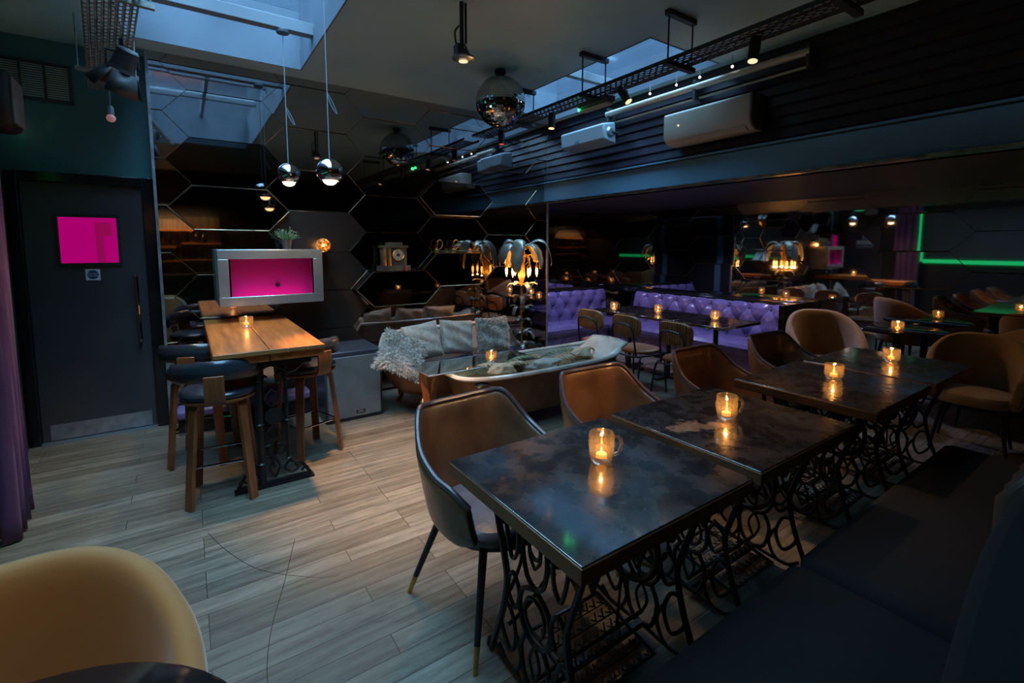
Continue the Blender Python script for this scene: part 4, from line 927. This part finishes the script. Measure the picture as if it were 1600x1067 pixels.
# ------------------------------------------------------------------ palm lamp
t = thing('palm_floor_lamp', 'gilded palm tree floor lamp with drooping leaves and glowing candle bulbs', 'floor lamp', (3.14, 4.36, 0))
obj('base', MB().lathe([(.15, 0), (.15, .02), (.07, .05), (.03, .09)], (0, 0, 0), 28), 'gold', t)
obj('trunk', MB().tube([(0, 0, .05), (.004, 0, .4), (-.004, .003, .8), (0, 0, 1.1), (0, 0, 1.5)], [.016, .014, .013, .016, .02], 10).lathe([(.02, 1.15), (.045, 1.24), (.035, 1.34), (.05, 1.46), (.02, 1.56)], (0, 0, 0), 14), 'gold', t)
def gilt_leaf(base, ang, L, curl, w, drop):
    d = Vector((math.cos(ang), math.sin(ang), 0)); sd = Vector((-d.y, d.x, 0)); n = 12; ctr = []
    for i in range(n+1):
        f = i/n; ctr.append(Vector(base)+d*(L*math.sin(f*PI*.56))+Vector((0, 0, curl*math.sin(PI*min(1, f*1.25))-drop*f**2.4)))
    mb = MB()
    for i, p in enumerate(ctr):
        f = i/n; ww = w*math.sin(PI*(.08+.88*f))**.6*(1 if i % 2 else .82)
        for j in range(5): 
            k = (j-2)/2; mb.v.append(tuple(p+sd*ww*k-Vector((0, 0, .35*ww*k*k))))
        if i: mb.f += [((i-1)*5+j, (i-1)*5+j+1, i*5+j+1, i*5+j) for j in range(4)]
    return mb
for k in range(8):
    a = 2*PI*k/8+.2+.25*math.sin(k*2.3); obj('palm_leaf', gilt_leaf((0, 0, 1.52), a, .25+.09*((k*5) % 3)/2, .09+.05*(k % 2), .085, .14+.10*((k*3) % 4)/3), 'goldleaf', t, solid=.003, recalc=False)
for z, n_, L in ((1.10, 6, .18), (.96, 5, .12), (.84, 5, .14), (.70, 5, .13), (.56, 5, .16), (.42, 5, .15), (.30, 4, .12)):
    for k in range(n_): obj('stem_leaf', gilt_leaf((0, 0, z), 2*PI*k/n_+z*7, L, .05, .032, .05 if k % 2 else -.05), 'goldleaf', t, solid=.003, recalc=False)
for k in range(6):
    a = 2*PI*k/6+.35; c, s = math.cos(a), math.sin(a)
    am = obj('lamp_arm', MB().tube(sm([(0, 0, 1.38), (c*.07, s*.07, 1.46), (c*.14, s*.14, 1.45), (c*.17, s*.17, 1.38), (c*.172, s*.172, 1.345)], 5), .006, 6).lathe([(.012, 1.35), (.018, 1.33), (.013, 1.315)], (c*.172, s*.172, 0), 10), 'gold', t)
    obj('bulb', MB().lathe([(.010, 1.315), (.0155, 1.285), (.013, 1.255), (.004, 1.225), (.0005, 1.215)], (c*.172, s*.172, 0), 10), 'filam', am)
for k in range(6): lamp('POINT', 'palm_lamp_glow', (3.14+.172*math.cos(2*PI*k/6+.35), 4.36+.172*math.sin(2*PI*k/6+.35), 1.203), 2.2, AMBER, .006)

# ------------------------------------------------------------------ steel frame, plant, gilt ball, clock, ornaments
t = thing('steel_display_box', 'brushed steel framed box with a glowing magenta recess above the high table', 'display box', (.615, YM-.02, 1.06))
w, h, dp, b = .405, .47, .38, .078
mb = MB().box(-w, w, -dp, -dp+.05, h-b, h).box(-w, w, -dp, -dp+.05, 0, b).box(-w, -w+b, -dp, -dp+.05, b, h-b).box(w-b, w, -dp, -dp+.05, b, h-b)
obj('steel_frame', mb, 'steel', t, bev=.004)
obj('box_sides', MB().box(-w, -w+.02, -dp+.05, 0, 0, h).box(w-.02, w, -dp+.05, 0, 0, h).box(-w+.02, w-.02, -dp+.05, 0, h-.02, h).box(-w+.02, w-.02, -dp+.05, 0, 0, .02), 'steel2', t)
for lx in (-w+b, w-b-.012): obj('inner_lip', MB().box(lx, lx+.012, -dp+.01, -.25, b, h-b), 'chrome', t)
obj('recess_back', MB().box(-w+.025, w-.025, -.16, -.15, .022, h-.022), 'pinkd', t)
obj('recess_lamp', MB().lathe([(.0005, -.19), (.018, -.185), (.018, -.16)], (.06, 0, .15), 16, 'y'), 'piping', t)
lamp('AREA', 'magenta_strip_light', (.615, YM-.28, 1.085), .40, (1, .0, .50), .55, aim=(.615, YM-.12, 1.35), sy=.03)
t = thing('potted_plant', 'small green plant with pale buds in a dark pot on the steel box', 'plant', (.765, 4.72, 1.53))
obj('pot', MB().lathe([(.035, 0), (.048, .085), (.042, .085), (.035, .07)], (0, 0, 0), 20), 'pot', t)
rn = random.Random(4); lf = MB(); fw = MB()
for k in range(110):
    a = rn.uniform(0, 2*PI); L = rn.uniform(.05, .12); e = rn.uniform(.25, 1.3); tip = Vector((math.cos(a)*L*math.cos(e)*1.2, math.sin(a)*L*math.cos(e)*1.2, .085+L*math.sin(e)))
    b0 = Vector((math.cos(a)*.015, math.sin(a)*.015, .07)); lf.tube([b0, (b0+tip)/2+Vector((0, 0, .01)), tip], [.002, .0045, .001], 4)
    if k % 3 == 0: fw.sphere(tuple(tip), rn.uniform(.004, .007), 6, 4)
o = obj('foliage', lf, 'plantg', t); o = obj('buds', fw, 'flower', t)
t = thing('gilt_wire_ball', 'glowing gilt wire ball lamp just right of the steel box', 'lamp', (1.09, 4.76, 1.50))
wb_ = MB(); rn = random.Random(8)
for k in range(26):
    ax_ = Vector((rn.uniform(-1, 1), rn.uniform(-1, 1), rn.uniform(-1, 1))).normalized(); u = ax_.orthogonal().normalized(); v = ax_.cross(u)
    wb_.tube([tuple(Vector((0, 0, .068))+(u*math.cos(2*PI*j/18)+v*math.sin(2*PI*j/18))*.066) for j in range(18)], .0022, 4, True)
obj('wire_shell', wb_, 'gold', t); obj('glow_bulb', MB().sphere((0, 0, .068), .014, 10, 8), emis('ball_glow', (1, .42, .08), 9), t)
obj('wall_bracket', MB().box(-.05, .05, -.05, .125, -.008, 0), 'gloss', t)
lamp('POINT', 'ball_glow_light', (1.09, 4.70, 1.568), .8, AMBER, .03)
t = thing('mantel_clock', 'black marble mantel clock with gilt columns on the hexagonal wall box', 'clock', (1.80, 4.80, 1.302)); t.scale = (1.15, 1.15, 1.15)
obj('plinth', MB().box(-.14, .14, -.06, .06, 0, .05), 'marble', t, bev=.004)
obj('case', MB().box(-.11, .11, -.045, .05, .05, .22).box(-.06, .07, -.05, .05, .22, .26).box(-.125, .125, -.055, .055, .21, .232), 'marble', t, bev=.003)
for x in (-.10, -.055): obj('column', MB().cyl((x, -.05, .05), (x, -.05, .21), .014, .011, 12), 'gold', t)
dl = obj('dial', MB().lathe([(.048, -.062), (.048, -.045)], (.022, 0, .145), 28, 'y'), 'dial', t)
obj('bezel', MB().tube([(.022+.05*math.cos(2*PI*k/28), -.06, .145+.05*math.sin(2*PI*k/28)) for k in range(28)], .005, 6, True), 'gold', dl)
obj('hands', MB().box(.0205, .0235, -.065, -.063, .145, .178).box(.022, .046, -.065, -.063, .1435, .1465).lathe([(.014, -.0645), (.014, -.0625)], (.022, 0, .145), 16, 'y'), 'black', dl)
tag(obj('red_votive', MB().lathe([(.014, 1.302), (.016, 1.35), (.013, 1.35)], (1.90, 4.735, 0), 14), 'redc'), 'tiny red votive in front of the mantel clock', 'candle')
for i, (x, s, lb_) in enumerate([(2.30, 1.0, 'left small gilt swan-neck candle holder with red candle on the wall box'), (2.50, 1.15, 'right small gilt swan-neck candle holder with red candle on the wall box')]):
    t = thing('gilt_candle_holder', lb_, 'candle holder', (x, 4.81, 1.487), 0, 'gilt candle holders')
    obj('holder', MB().lathe([(.035*s, 0), (.012*s, .02), (.02*s, .035), (.012, .05)], (0, 0, 0), 14).tube(sm([(0, 0, .03), (.05*s, 0, .05), (.075*s, 0, .10), (.045*s, 0, .145), (.01*s, 0, .125), (.02*s, 0, .09)], 5), .006, 6), 'gold', t)
    obj('candle', MB().cyl((0, 0, .05), (0, 0, .085), .012, None, 12), 'redc', t)

# ------------------------------------------------------------------ glass mugs with tealights
def make_mug(label, handle=True):
    t = thing('glass_mug', label, 'mug') if handle else thing('glass_tumbler', label, 'glass')
    def fn(u, v):       # outer wall with thumb dimples, then inner wall
        a = 2*PI*u; P = [(.030, 0), (.034, .006), (.040, .03), (.0425, .06), (.041, .09), (.040, .098), (.037, .098), (.0385, .06), (.036, .025), (.0, .018)]
        k = v*(len(P)-1); i = min(int(round(k)), len(P)-1); r, z = P[i]
        if 2 <= i <= 4: r += .0022*math.cos(10*a+(i % 2)*PI)
        return (r*math.cos(a), r*math.sin(a), z)
    obj('glass_body', MB().grid(fn, 40, 9, cu=True), 'glassm', t, recalc=False)
    if handle: obj('handle', MB().tube(sm([(.038, 0, .082), (.058, 0, .082), (.066, 0, .06), (.058, 0, .035), (.040, 0, .025)], 5), .0058, 8), 'glassm', t)
    return t
def make_candle(label):
    t = thing('tealight_candle', label, 'candle')
    obj('wax', MB().lathe([(.019, 0), (.0195, .014), (.017, .016), (.0, .0145)], (0, 0, 0), 16), 'wax', t)
    obj('flame', MB().lathe([(.0005, .017), (.0034, .022), (.0037, .027), (.0015, .037), (.0003, .043)], (0, 0, 0), 10), 'flame', t)
    return t
spots = [((1.225, 1.195, .76), 'the nearest treadle table', 1, -38), ((2.015, 1.18, .76), 'the second treadle table, beside the worn orange patch', 1, -35), ((3.17, 1.19, .76), 'the third treadle table', 0, 0), ((3.99, 1.155, .76), 'the farthest treadle table', 0, 0),
         ((5.52, 1.567, .76), 'the round table by the alcove mirror', 0, 0), ((4.40, 4.12, .755), 'the left of the three tables before the banquette', 1, -30), ((4.62, 3.62, .755), 'the middle table before the banquette', 1, -30), ((4.70, 2.93, .755), 'the right-hand table before the banquette', 1, -30),
         ((.37, 4.24, .92), 'the wooden high table', 0, 0), ((2.19, 3.50, .540), 'the glass coffee table', 0, 0)]
mug = cup = cnd = None
for i, (p, where, hd, rz) in enumerate(spots):
    lab = ('dimpled glass mug with handle on ' if hd else 'small dimpled glass tumbler on ')+where
    if hd:
        o = make_mug(lab) if mug is None else copy_tree(mug); mug = mug or o
    else:
        o = make_mug(lab, False) if cup is None else copy_tree(cup); cup = cup or o
    o['label'] = lab; o['group'] = 'glass candle holders'; o.location = p; o.rotation_euler = (0, 0, R(rz)); o.scale = (1.1, 1.1, 1.16)
    if not hd: o.scale = (1.18, 1.18, .95 if i != 8 else .85)
    c = make_candle('') if cnd is None else copy_tree(cnd); cnd = cnd or c
    c['label'] = 'lit tealight in the glass on '+where; c['group'] = 'lit tealights'; c.location = (p[0], p[1], p[2]+(.019 if hd or 1 else .016))
    near = i < 4
    lamp('POINT', 'candle_light', (p[0], p[1], p[2]+.070), .42 if near else .30, (1, .45, .12), .004)

# ------------------------------------------------------------------ pendant lamps
def pendant(x, y, z, top, label, r=.088, loop=True):
    t = thing('chrome_ball_pendant', label, 'pendant lamp', (x, y, top), 0, 'chrome ball pendants')
    obj('canopy', MB().lathe([(.045, -.022), (.05, -.005), (.05, 0)], (0, 0, 0), 24), 'steel', t)
    obj('cord', MB().cyl((0, 0, -.02), (0, 0, z-top+r), .0035, None, 6), 'greypl', t)
    if loop: obj('cord_tie', MB().tube(sm([(0, 0, z-top+.52), (.03, 0, z-top+.47), (.06, .0, z-top+.40), (.05, 0, z-top+.40), (.02, 0, z-top+.45)], 4, True), .003, 5, True), 'greypl', t)
    prof = [(max(1e-5, r*math.sin(PI*i/20)), r*math.cos(PI*i/20)+z-top) for i in range(0, 16)]
    prof += [(prof[-1][0]-.004, prof[-1][1]+.001), (prof[-1][0]-.008, prof[-1][1]+.02)]
    obj('chrome_shade', MB().lathe(prof, (0, 0, 0), 40), 'chrome', t)
    obj('lamp_face', MB().lathe([(.0005, z-top-.092), (.020, z-top-.089), (.038, z-top-.078), (.048, z-top-.06), (.048, z-top-.045)], (0, 0, 0), 24), 'bulb', t)
    return t
pendant(.712, 4.16, 2.125, ZC+.10, 'left chrome ball pendant lamp, smaller and farther, over the high table')
pendant(.845, 3.42, 2.065, ZC+.42, 'right chrome ball pendant lamp, larger and nearer, in front of the high table')
lamp('SPOT', 'pendant_beam', (.712, 4.16, 2.015), 22, WARM, .03, aim=(.712, 4.16, 0), spot=118, blend=.5)
lamp('SPOT', 'pendant_beam', (.845, 3.42, 1.955), 165, (1, .47, .17), .03, aim=(1.18, 3.12, 0), spot=68, blend=.7)

# ------------------------------------------------------------------ mirror ball
t = thing('mirror_ball', 'large tiled mirror ball hanging from the ceiling', 'mirror ball', (2.40, 3.66, ZC))
r = .222; cz = -.275
obj('hanger', MB().lathe([(.05, -.03), (.05, 0)], (0, 0, 0), 16).cyl((0, 0, -.03), (0, 0, cz+r), .004, None, 6).lathe([(.03, cz+r-.005), (.03, cz+r+.03), (.01, cz+r+.04)], (0, 0, 0), 14), 'legblack', t)
core = obj('ball_core', MB().sphere((0, 0, cz), r-.003, 40, 28), 'grout', t)
tl = MB(); rows = 34
for i in range(rows):
    th0, th1 = PI*(i+.06)/rows, PI*(i+.94)/rows; n = max(3, int(2*rows*math.sin(PI*(i+.5)/rows)))
    for j in range(n):
        a0, a1 = 2*PI*(j+.05)/n, 2*PI*(j+.95)/n; am, tm = (a0+a1)/2, (th0+th1)/2
        def pt(a, th): return Vector((math.sin(th)*math.cos(a), math.sin(th)*math.sin(a), math.cos(th)))
        nrm = pt(am, tm); jit = Vector((rnd.uniform(-1, 1), rnd.uniform(-1, 1), rnd.uniform(-1, 1)))*.035
        nn = (nrm+jit).normalized(); q = []
        for a, th in ((a0, th0), (a0, th1), (a1, th1), (a1, th0)):
            d_ = pt(a, th); s_ = (r*.999)/(d_.dot(nn)/nrm.dot(nn)*1.0); q.append(tuple(d_*s_*1.0+Vector((0, 0, cz))))
        tl.add(q, [(0, 1, 2, 3)])
o = obj('mirror_tiles', tl, 'mirball', t, sharp=1, recalc=False); o.data.shade_flat()

# ------------------------------------------------------------------ cable trays and fittings
def perforated(x0, x1, L, cell=.055, slot=(.036, .012), wall=.025):
    """tray along +Y, slotted floor and low sides"""
    mb = MB(); ny = int(L/cell); nx = max(3, int((x1-x0)/.027)); cw = (x1-x0)/nx
    for i in range(ny):
        for j in range(nx):
            y = i*cell; x = x0+j*cw; off = cell*.5*(j % 2)
            ya, yb = y+off, y+cell+off; sa, sb = ya+(cell-slot[0])/2, yb-(cell-slot[0])/2; xa, xb = x+cw, x; ia, ib = x+(cw-slot[1])/2, x+(cw+slot[1])/2
            n = len(mb.v); mb.v += [(x, ya, 0), (x+cw, ya, 0), (x+cw, yb, 0), (x, yb, 0), (ia, sa, 0), (ib, sa, 0), (ib, sb, 0), (ia, sb, 0)]
            mb.f += [(n, n+1, n+5, n+4), (n+1, n+2, n+6, n+5), (n+2, n+3, n+7, n+6), (n+3, n, n+4, n+7)]
    for x in (x0, x1): mb.box(x-.001, x+.001, 0, L, 0, wall)
    return mb
t = thing('cable_tray', 'long slotted cable tray hanging under the right skylight', 'cable tray', (2.76, -1.5, 2.80), 0)
obj('tray_channel', perforated(0, .20, 6.3), 'tray', t, solid=.0015, recalc=False)
for y in (2.62, 3.82-.2, 4.45, 5.45):
    obj('hanger_bracket', MB().box(-.05, .25, y-.02, y+.02, -.035, -.003).cyl((-.03, y, -.02), (-.03, y, ZC-2.80-.02), .006, None, 6).cyl((.23, y, -.02), (.23, y, ZC-2.80-.02), .006, None, 6).box(-.05, .25, y-.02, y+.02, ZC-2.80-.035, ZC-2.80-.001), 'tray', t)
obj('cable', MB().tube(sm([(.08, 0, .012), (.12, 1.2, .012), (.06, 2.5, .012), (.14, 3.8, .012), (.09, 5.0, .012), (.12, 6.2, .012)], 8), .006, 6), 'black', t)
def track_spot(name, label, loc, aim, m='black', L=.15, r=.032, glow='bulbdim', power=0, col=WARM, cone=40, hang=.07):
    t = thing(name, label, 'spotlight', loc)
    d = (Vector(aim)-Vector(loc)).normalized(); c = Vector((0, 0, -hang)); a = c-d*L*.5; b = c+d*L*.5
    obj('yoke', MB().cyl((0, 0, 0), (0, 0, -hang+.03), .006, None, 6).tube([(-r-.008, 0, -hang), (-r-.008, 0, -hang+.035), (r+.008, 0, -hang+.035), (r+.008, 0, -hang)], .004, 6), m, t)
    obj('can', MB().tube([a, a+d*.01, b-d*.012, b], [r*.7, r, r, r*1.08], 20), m, t)
    obj('lens', MB().tube([b, b+d*.001], [r*.85, r*.85], 16), glow, t)
    if power: lamp('SPOT', label[:20]+' beam', tuple(Vector(loc)+b+d*.01), power, col, .03, aim=aim, spot=cone, blend=.6)
    return t
track_spot('track_spotlight', 'short black spotlight under the tray just right of the mirror ball', (2.88, 3.52, 2.795), (2.5, 3.3, 0), power=0)
track_spot('track_spotlight', 'black spotlight under the tray over the right skylight, tilted with orange rim', (2.86, 2.62, 2.795), (3.1, 1.2, .7), power=55, col=(1, .55, .22), cone=60)
track_spot('track_spotlight', 'black spotlight under the near end of the tray, above the air conditioner', (2.86, 1.60, 2.795), (2.3, 1.5, .6), power=22, col=(1, .5, .18), cone=62)
track_spot('track_spotlight', 'small black spotlight far along the tray with a red lamp', (2.86, 4.35, 2.795), (2.86, 4.1, 0), glow=mat('red_lens', (.3, .02, .02), .3, emit=(1, .1, .05), es=.5))
t = thing('emergency_light', 'emergency light with a bright green lamp under the tray beside the mirror ball', 'emergency light', (2.89, 2.98, 2.775))
obj('housing', MB().box(-.05, .05, -.20, .15, -.05, 0), 'darkpl', t, bev=.012); obj('diffuser', MB().box(-.042, .042, -.19, .14, -.072, -.051), 'whitepl', t, bev=.01)
obj('green_lamp', MB().sphere((-.035, .14, -.05), .016, 12, 8), 'greenled', t)
lamp('POINT', 'green_lamp_light', (2.80, 3.15, 2.70), .06, (.05, 1, .25), .02)
# left perforated tray, skewed, with theatre spot
t = thing('perforated_tray', 'galvanised slotted tray under the ceiling at the top left', 'cable tray', (-.175, 2.6, 2.78), R(6.3))
obj('tray_channel', perforated(-.112, .112, 2.47), 'galv', t, solid=.0015, recalc=False)
for y in (.5, 1.85): obj('hanger_bracket', MB().box(-.17, .17, y-.015, y+.015, -.03, -.003).cyl((-.155, y, -.02), (-.155, y, .339), .005, None, 6).cyl((.155, y, -.02), (.155, y, .339), .005, None, 6), 'galv', t)
t = thing('theatre_spotlight', 'black barn-door theatre spotlight hanging under the top left tray', 'spotlight', (-.245, 3.72, 2.775))
obj('yoke', MB().cyl((0, 0, 0), (0, 0, -.07), .012, None, 8).tube([(-.075, 0, -.16), (-.075, 0, -.07), (.075, 0, -.07), (.075, 0, -.16)], .007, 6), 'black', t)
obj('can', MB().lathe([(.045, .10), (.055, .09), (.062, .0), (.066, -.02), (.072, -.03)], (0, 0, -.15), 24, mt=Matrix.Rotation(R(22), 4, 'Y') @ Matrix.Rotation(R(20), 4, 'X')), 'darkpl', t)
mtx = Matrix.Translation((0, 0, -.15)) @ Matrix.Rotation(R(22), 4, 'Y') @ Matrix.Rotation(R(20), 4, 'X')
for k in range(4):
    q = mtx @ Matrix.Rotation(k*PI/2+.5, 4, 'Z')
    obj('barn_door', MB().add([q @ Vector(v) for v in ((-.06, .062, -.03), (.06, .062, -.03), (.085, .12, -.15), (-.085, .12, -.15))], [(0, 1, 2, 3)]), 'darkpl', t, solid=.003, recalc=False)
obj('lens', MB().lathe([(.0005, -.032), (.06, -.032)], (0, 0, -.15), 20, mt=Matrix.Rotation(R(22), 4, 'Y') @ Matrix.Rotation(R(20), 4, 'X')), mat('amber_lens', (.3, .1, .03), .3, emit=(1, .3, .06), es=.8), t)
t = thing('bare_bulb', 'bare unlit bulb hanging on a cord from the top left tray', 'pendant lamp', (-.385, 4.5, 2.775))
obj('cord', MB().cyl((0, 0, 0), (0, 0, -.22), .004, None, 6), 'greypl', t); obj('socket', MB().lathe([(.012, -.22), (.02, -.235), (.02, -.28)], (0, 0, 0), 14), 'greypl', t)
obj('bulb', MB().sphere((0, 0, -.305), .028, 14, 10), mat('frosted_red_bulb', (.5, .42, .42), .1, emit=(.8, .3, .3), es=.15), t)  # unlit bulb given a faint red glow of its own
# vent grille
t = thing('vent_grille', 'cream louvred vent grille high on the wall above the door', 'vent', (-.875, YB-.004, 2.655))
obj('grille_frame', MB().box(-.22, .22, -.02, 0, -.0, .02).box(-.22, .22, -.02, 0, .27, .29).box(-.22, -.2, -.02, 0, .02, .27).box(.2, .22, -.02, 0, .02, .27).box(-.075, -.06, -.02, 0, .02, .27).box(.06, .075, -.02, 0, .02, .27), 'darkpl', t)
lv = MB()
for k in range(15):
    z = .028+k*.0165
    for a, b_ in ((-.2, -.075), (-.06, .06), (.075, .2)): lv.prism([(-.018, z), (-.006, z+.010), (-.006, z+.012), (-.018, z+.003)], 'x', a, b_)
obj('louvres', lv, 'grille', t)
# dark wall speaker top left
t = thing('wall_loudspeaker', 'black rounded loudspeaker mounted high at the left edge', 'loudspeaker', (-1.0, 4.35, 2.28))
obj('cabinet', MB().box(-.02, .17, -.16, .16, 0, .36), 'black', t, bev=.05); obj('grille', MB().box(.165, .178, -.12, .12, .04, .32), 'subw', t, bev=.004); obj('bracket', MB().box(-.10, -.02, -.04, .04, .14, .22), 'legblack', t)
# air conditioner and loudspeaker on the slatted wall
t = thing('air_conditioner', 'cream wall mounted air conditioner on the dark slatted wall', 'air conditioner', (XR-.03, 2.50, 2.49))
pf = [(0, 0), (-.12, -.004), (-.185, .03), (-.205, .08), (-.205, .26), (-.19, .275), (0, .275)]
obj('casing', MB().prism(pf, 'y', -.41, .41), 'whitepl', t, bev=.008); obj('end_cap', MB().prism([(a*1.0, b) for a, b in pf], 'y', -.425, -.4105), 'darkpl', t, bev=.004); 
obj('air_flap', MB().prism([(-.13, -.006), (-.186, .022), (-.190, .028), (-.134, .0)], 'y', -.36, .36), 'whitepl', t)
obj('status_light', MB().lathe([(.006, -.2085), (.006, -.205)], (0, .25, .15), 10, 'x'), emis('ac_led', (1, .45, .2), 5), t)
obj('logo_plate', MB().box(-.2085, -.2052, -.30, -.22, .215, .228), 'steel', t)
t = thing('box_loudspeaker', 'grey wedge loudspeaker on a bracket at the far end of the slatted wall', 'loudspeaker', (XR-.03, 3.93, 2.63))
obj('cabinet', MB().prism([(-.10, 0), (-.29, .035), (-.30, .20), (-.12, .235)], 'y', -.34, .34), 'greypl', t, bev=.02)
obj('horn', MB().lathe([(.035, -.36), (.055, -.345), (.055, -.34)], (-.2, 0, .12), 20, 'y'), 'steel', t); obj('badge', MB().box(-.306, -.30, .03, .09, .07, .085), 'steel', t)
obj('bracket', MB().tube([(0, -.2, .12), (-.08, -.34, .12), (-.2, -.36, .12)], .012, 8), 'darkpl', t); obj('bracket', MB().tube([(0, .2, .12), (-.11, .2, .12)], .012, 8), 'darkpl', t)
# roller tube and rail above
t = thing('screen_roller', 'long pale roller tube along the top of the slatted wall', 'roller', (XR-.12, 2.75, 2.975))
obj('tube', MB().cyl((0, -1.03, 0), (0, 1.0, 0), .028, None, 16), 'tubem', t); obj('rail', MB().cyl((.05, -1.0, -.09), (.05, .95, -.09), .011, None, 8), 'tubem', t)
for y in (-1.02, -.98+.9, .97): obj('bracket', MB().box(-.02, .11, y-.012, y+.012, -.11, .06), 'darkpl', t)
for i, y in enumerate((3.14, 2.84, 2.60, 2.30)):  # highlights on hooks, made as small glowing tips
    tt = thing('hook_glint', ['first', 'second', 'third', 'fourth'][i]+' tiny glowing hook glint from the mirror ball end above the roller tube', 'lamp', (XR-.16, y, 3.03), 0, 'glowing hook glints above the roller')
    obj('clip', MB().cyl((0, 0, .01), (.0, 0, .09), .004, None, 6), 'greypl', tt); obj('glint_tip', MB().sphere((0, 0, .0), .010, 8, 6), 'glint', tt)
# ceiling par lamp on a pole
t = thing('ceiling_par_lamp', 'lamp with a ribbed glass disc on a pole left of the mirror ball', 'spotlight', (1.55, 2.82, ZC))
obj('pole', MB().cyl((0, 0, 0), (0, 0, -.27), .014, None, 10).cyl((.03, 0, 0), (.03, 0, -.25), .008, None, 8), 'tray', t)
obj('cable_loop', MB().tube(sm([(-.02, 0, -.15), (-.05, 0, -.20), (-.03, 0, -.29), (.02, 0, -.26), (.04, 0, -.31)], 5), .006, 6), 'black', t)
obj('lamp_head', MB().lathe([(.03, -.29), (.045, -.32), (.045, -.34)], (.01, 0, 0), 20).box(-.045, .0, -.03, .03, -.33, -.27), 'darkpl', t)
obj('glass_disc', MB().lathe([(.0005, -.357), (.03, -.362), (.072, -.350), (.075, -.34), (.05, -.338)], (.01, 0, 0), 28), 'steel', t); obj('lamp_face', MB().lathe([(.0005, -.366), (.03, -.366)], (.01, 0, 0), 20), 'bulbdim', t)
lamp('SPOT', 'par_beam', (1.56, 2.82, ZC-.38), 40, (1, .58, .28), .05, aim=(1.55, 2.2, .3), spot=70, blend=.8)
# bar behind the camera, seen in the left mirrors
t = thing('back_bar', 'warmly lit bar shelving opposite the mirrors, seen only in reflection', 'shelving', (-.35, YF+.22, 0))
obj('back_panel', MB().box(-.6, 1.0, -.2, -.18, .9, 2.2), mat('corrugated_panel', (.20, .14, .09), .5, col2=(.05, .035, .03), scale=3, stretch=(14, 1, .4)), t); obj('counter', MB().box(-.6, 1.0, -.18, .3, 0, 1.0), 'black', t, bev=.01)
for z in (1.25, 1.6, 1.95): obj('shelf', MB().box(-.6, 1.0, -.18, .05, z, z+.025), 'oak', t)
lamp('AREA', 'bar_light', (-.15, YF+.45, 2.25), 14, WARM, 1.4, aim=(-.15, YF+.05, 1.4), sy=.1)
b0 = None
for z in (1.275, 1.625):
    for k in range(9):
        x = -.85+k*.15+rnd.uniform(-.02, .02); lb_ = ('leftmost second third fourth fifth sixth seventh eighth rightmost'.split()[k])+' amber bottle on the '+('lower' if z < 1.5 else 'upper')+' shelf of the back bar'
        if b0 is None:
            b0 = thing('bottle', lb_, 'bottle', group='bottles on the back bar'); obj('glass', MB().lathe([(.034, 0), (.036, .02), (.036, .15), (.012, .19), (.012, .25)], (0, 0, 0), 14), 'bottleg', b0); o = b0
        else: o = copy_tree(b0, label=lb_)
        o.location = (x, YF+.14, z)
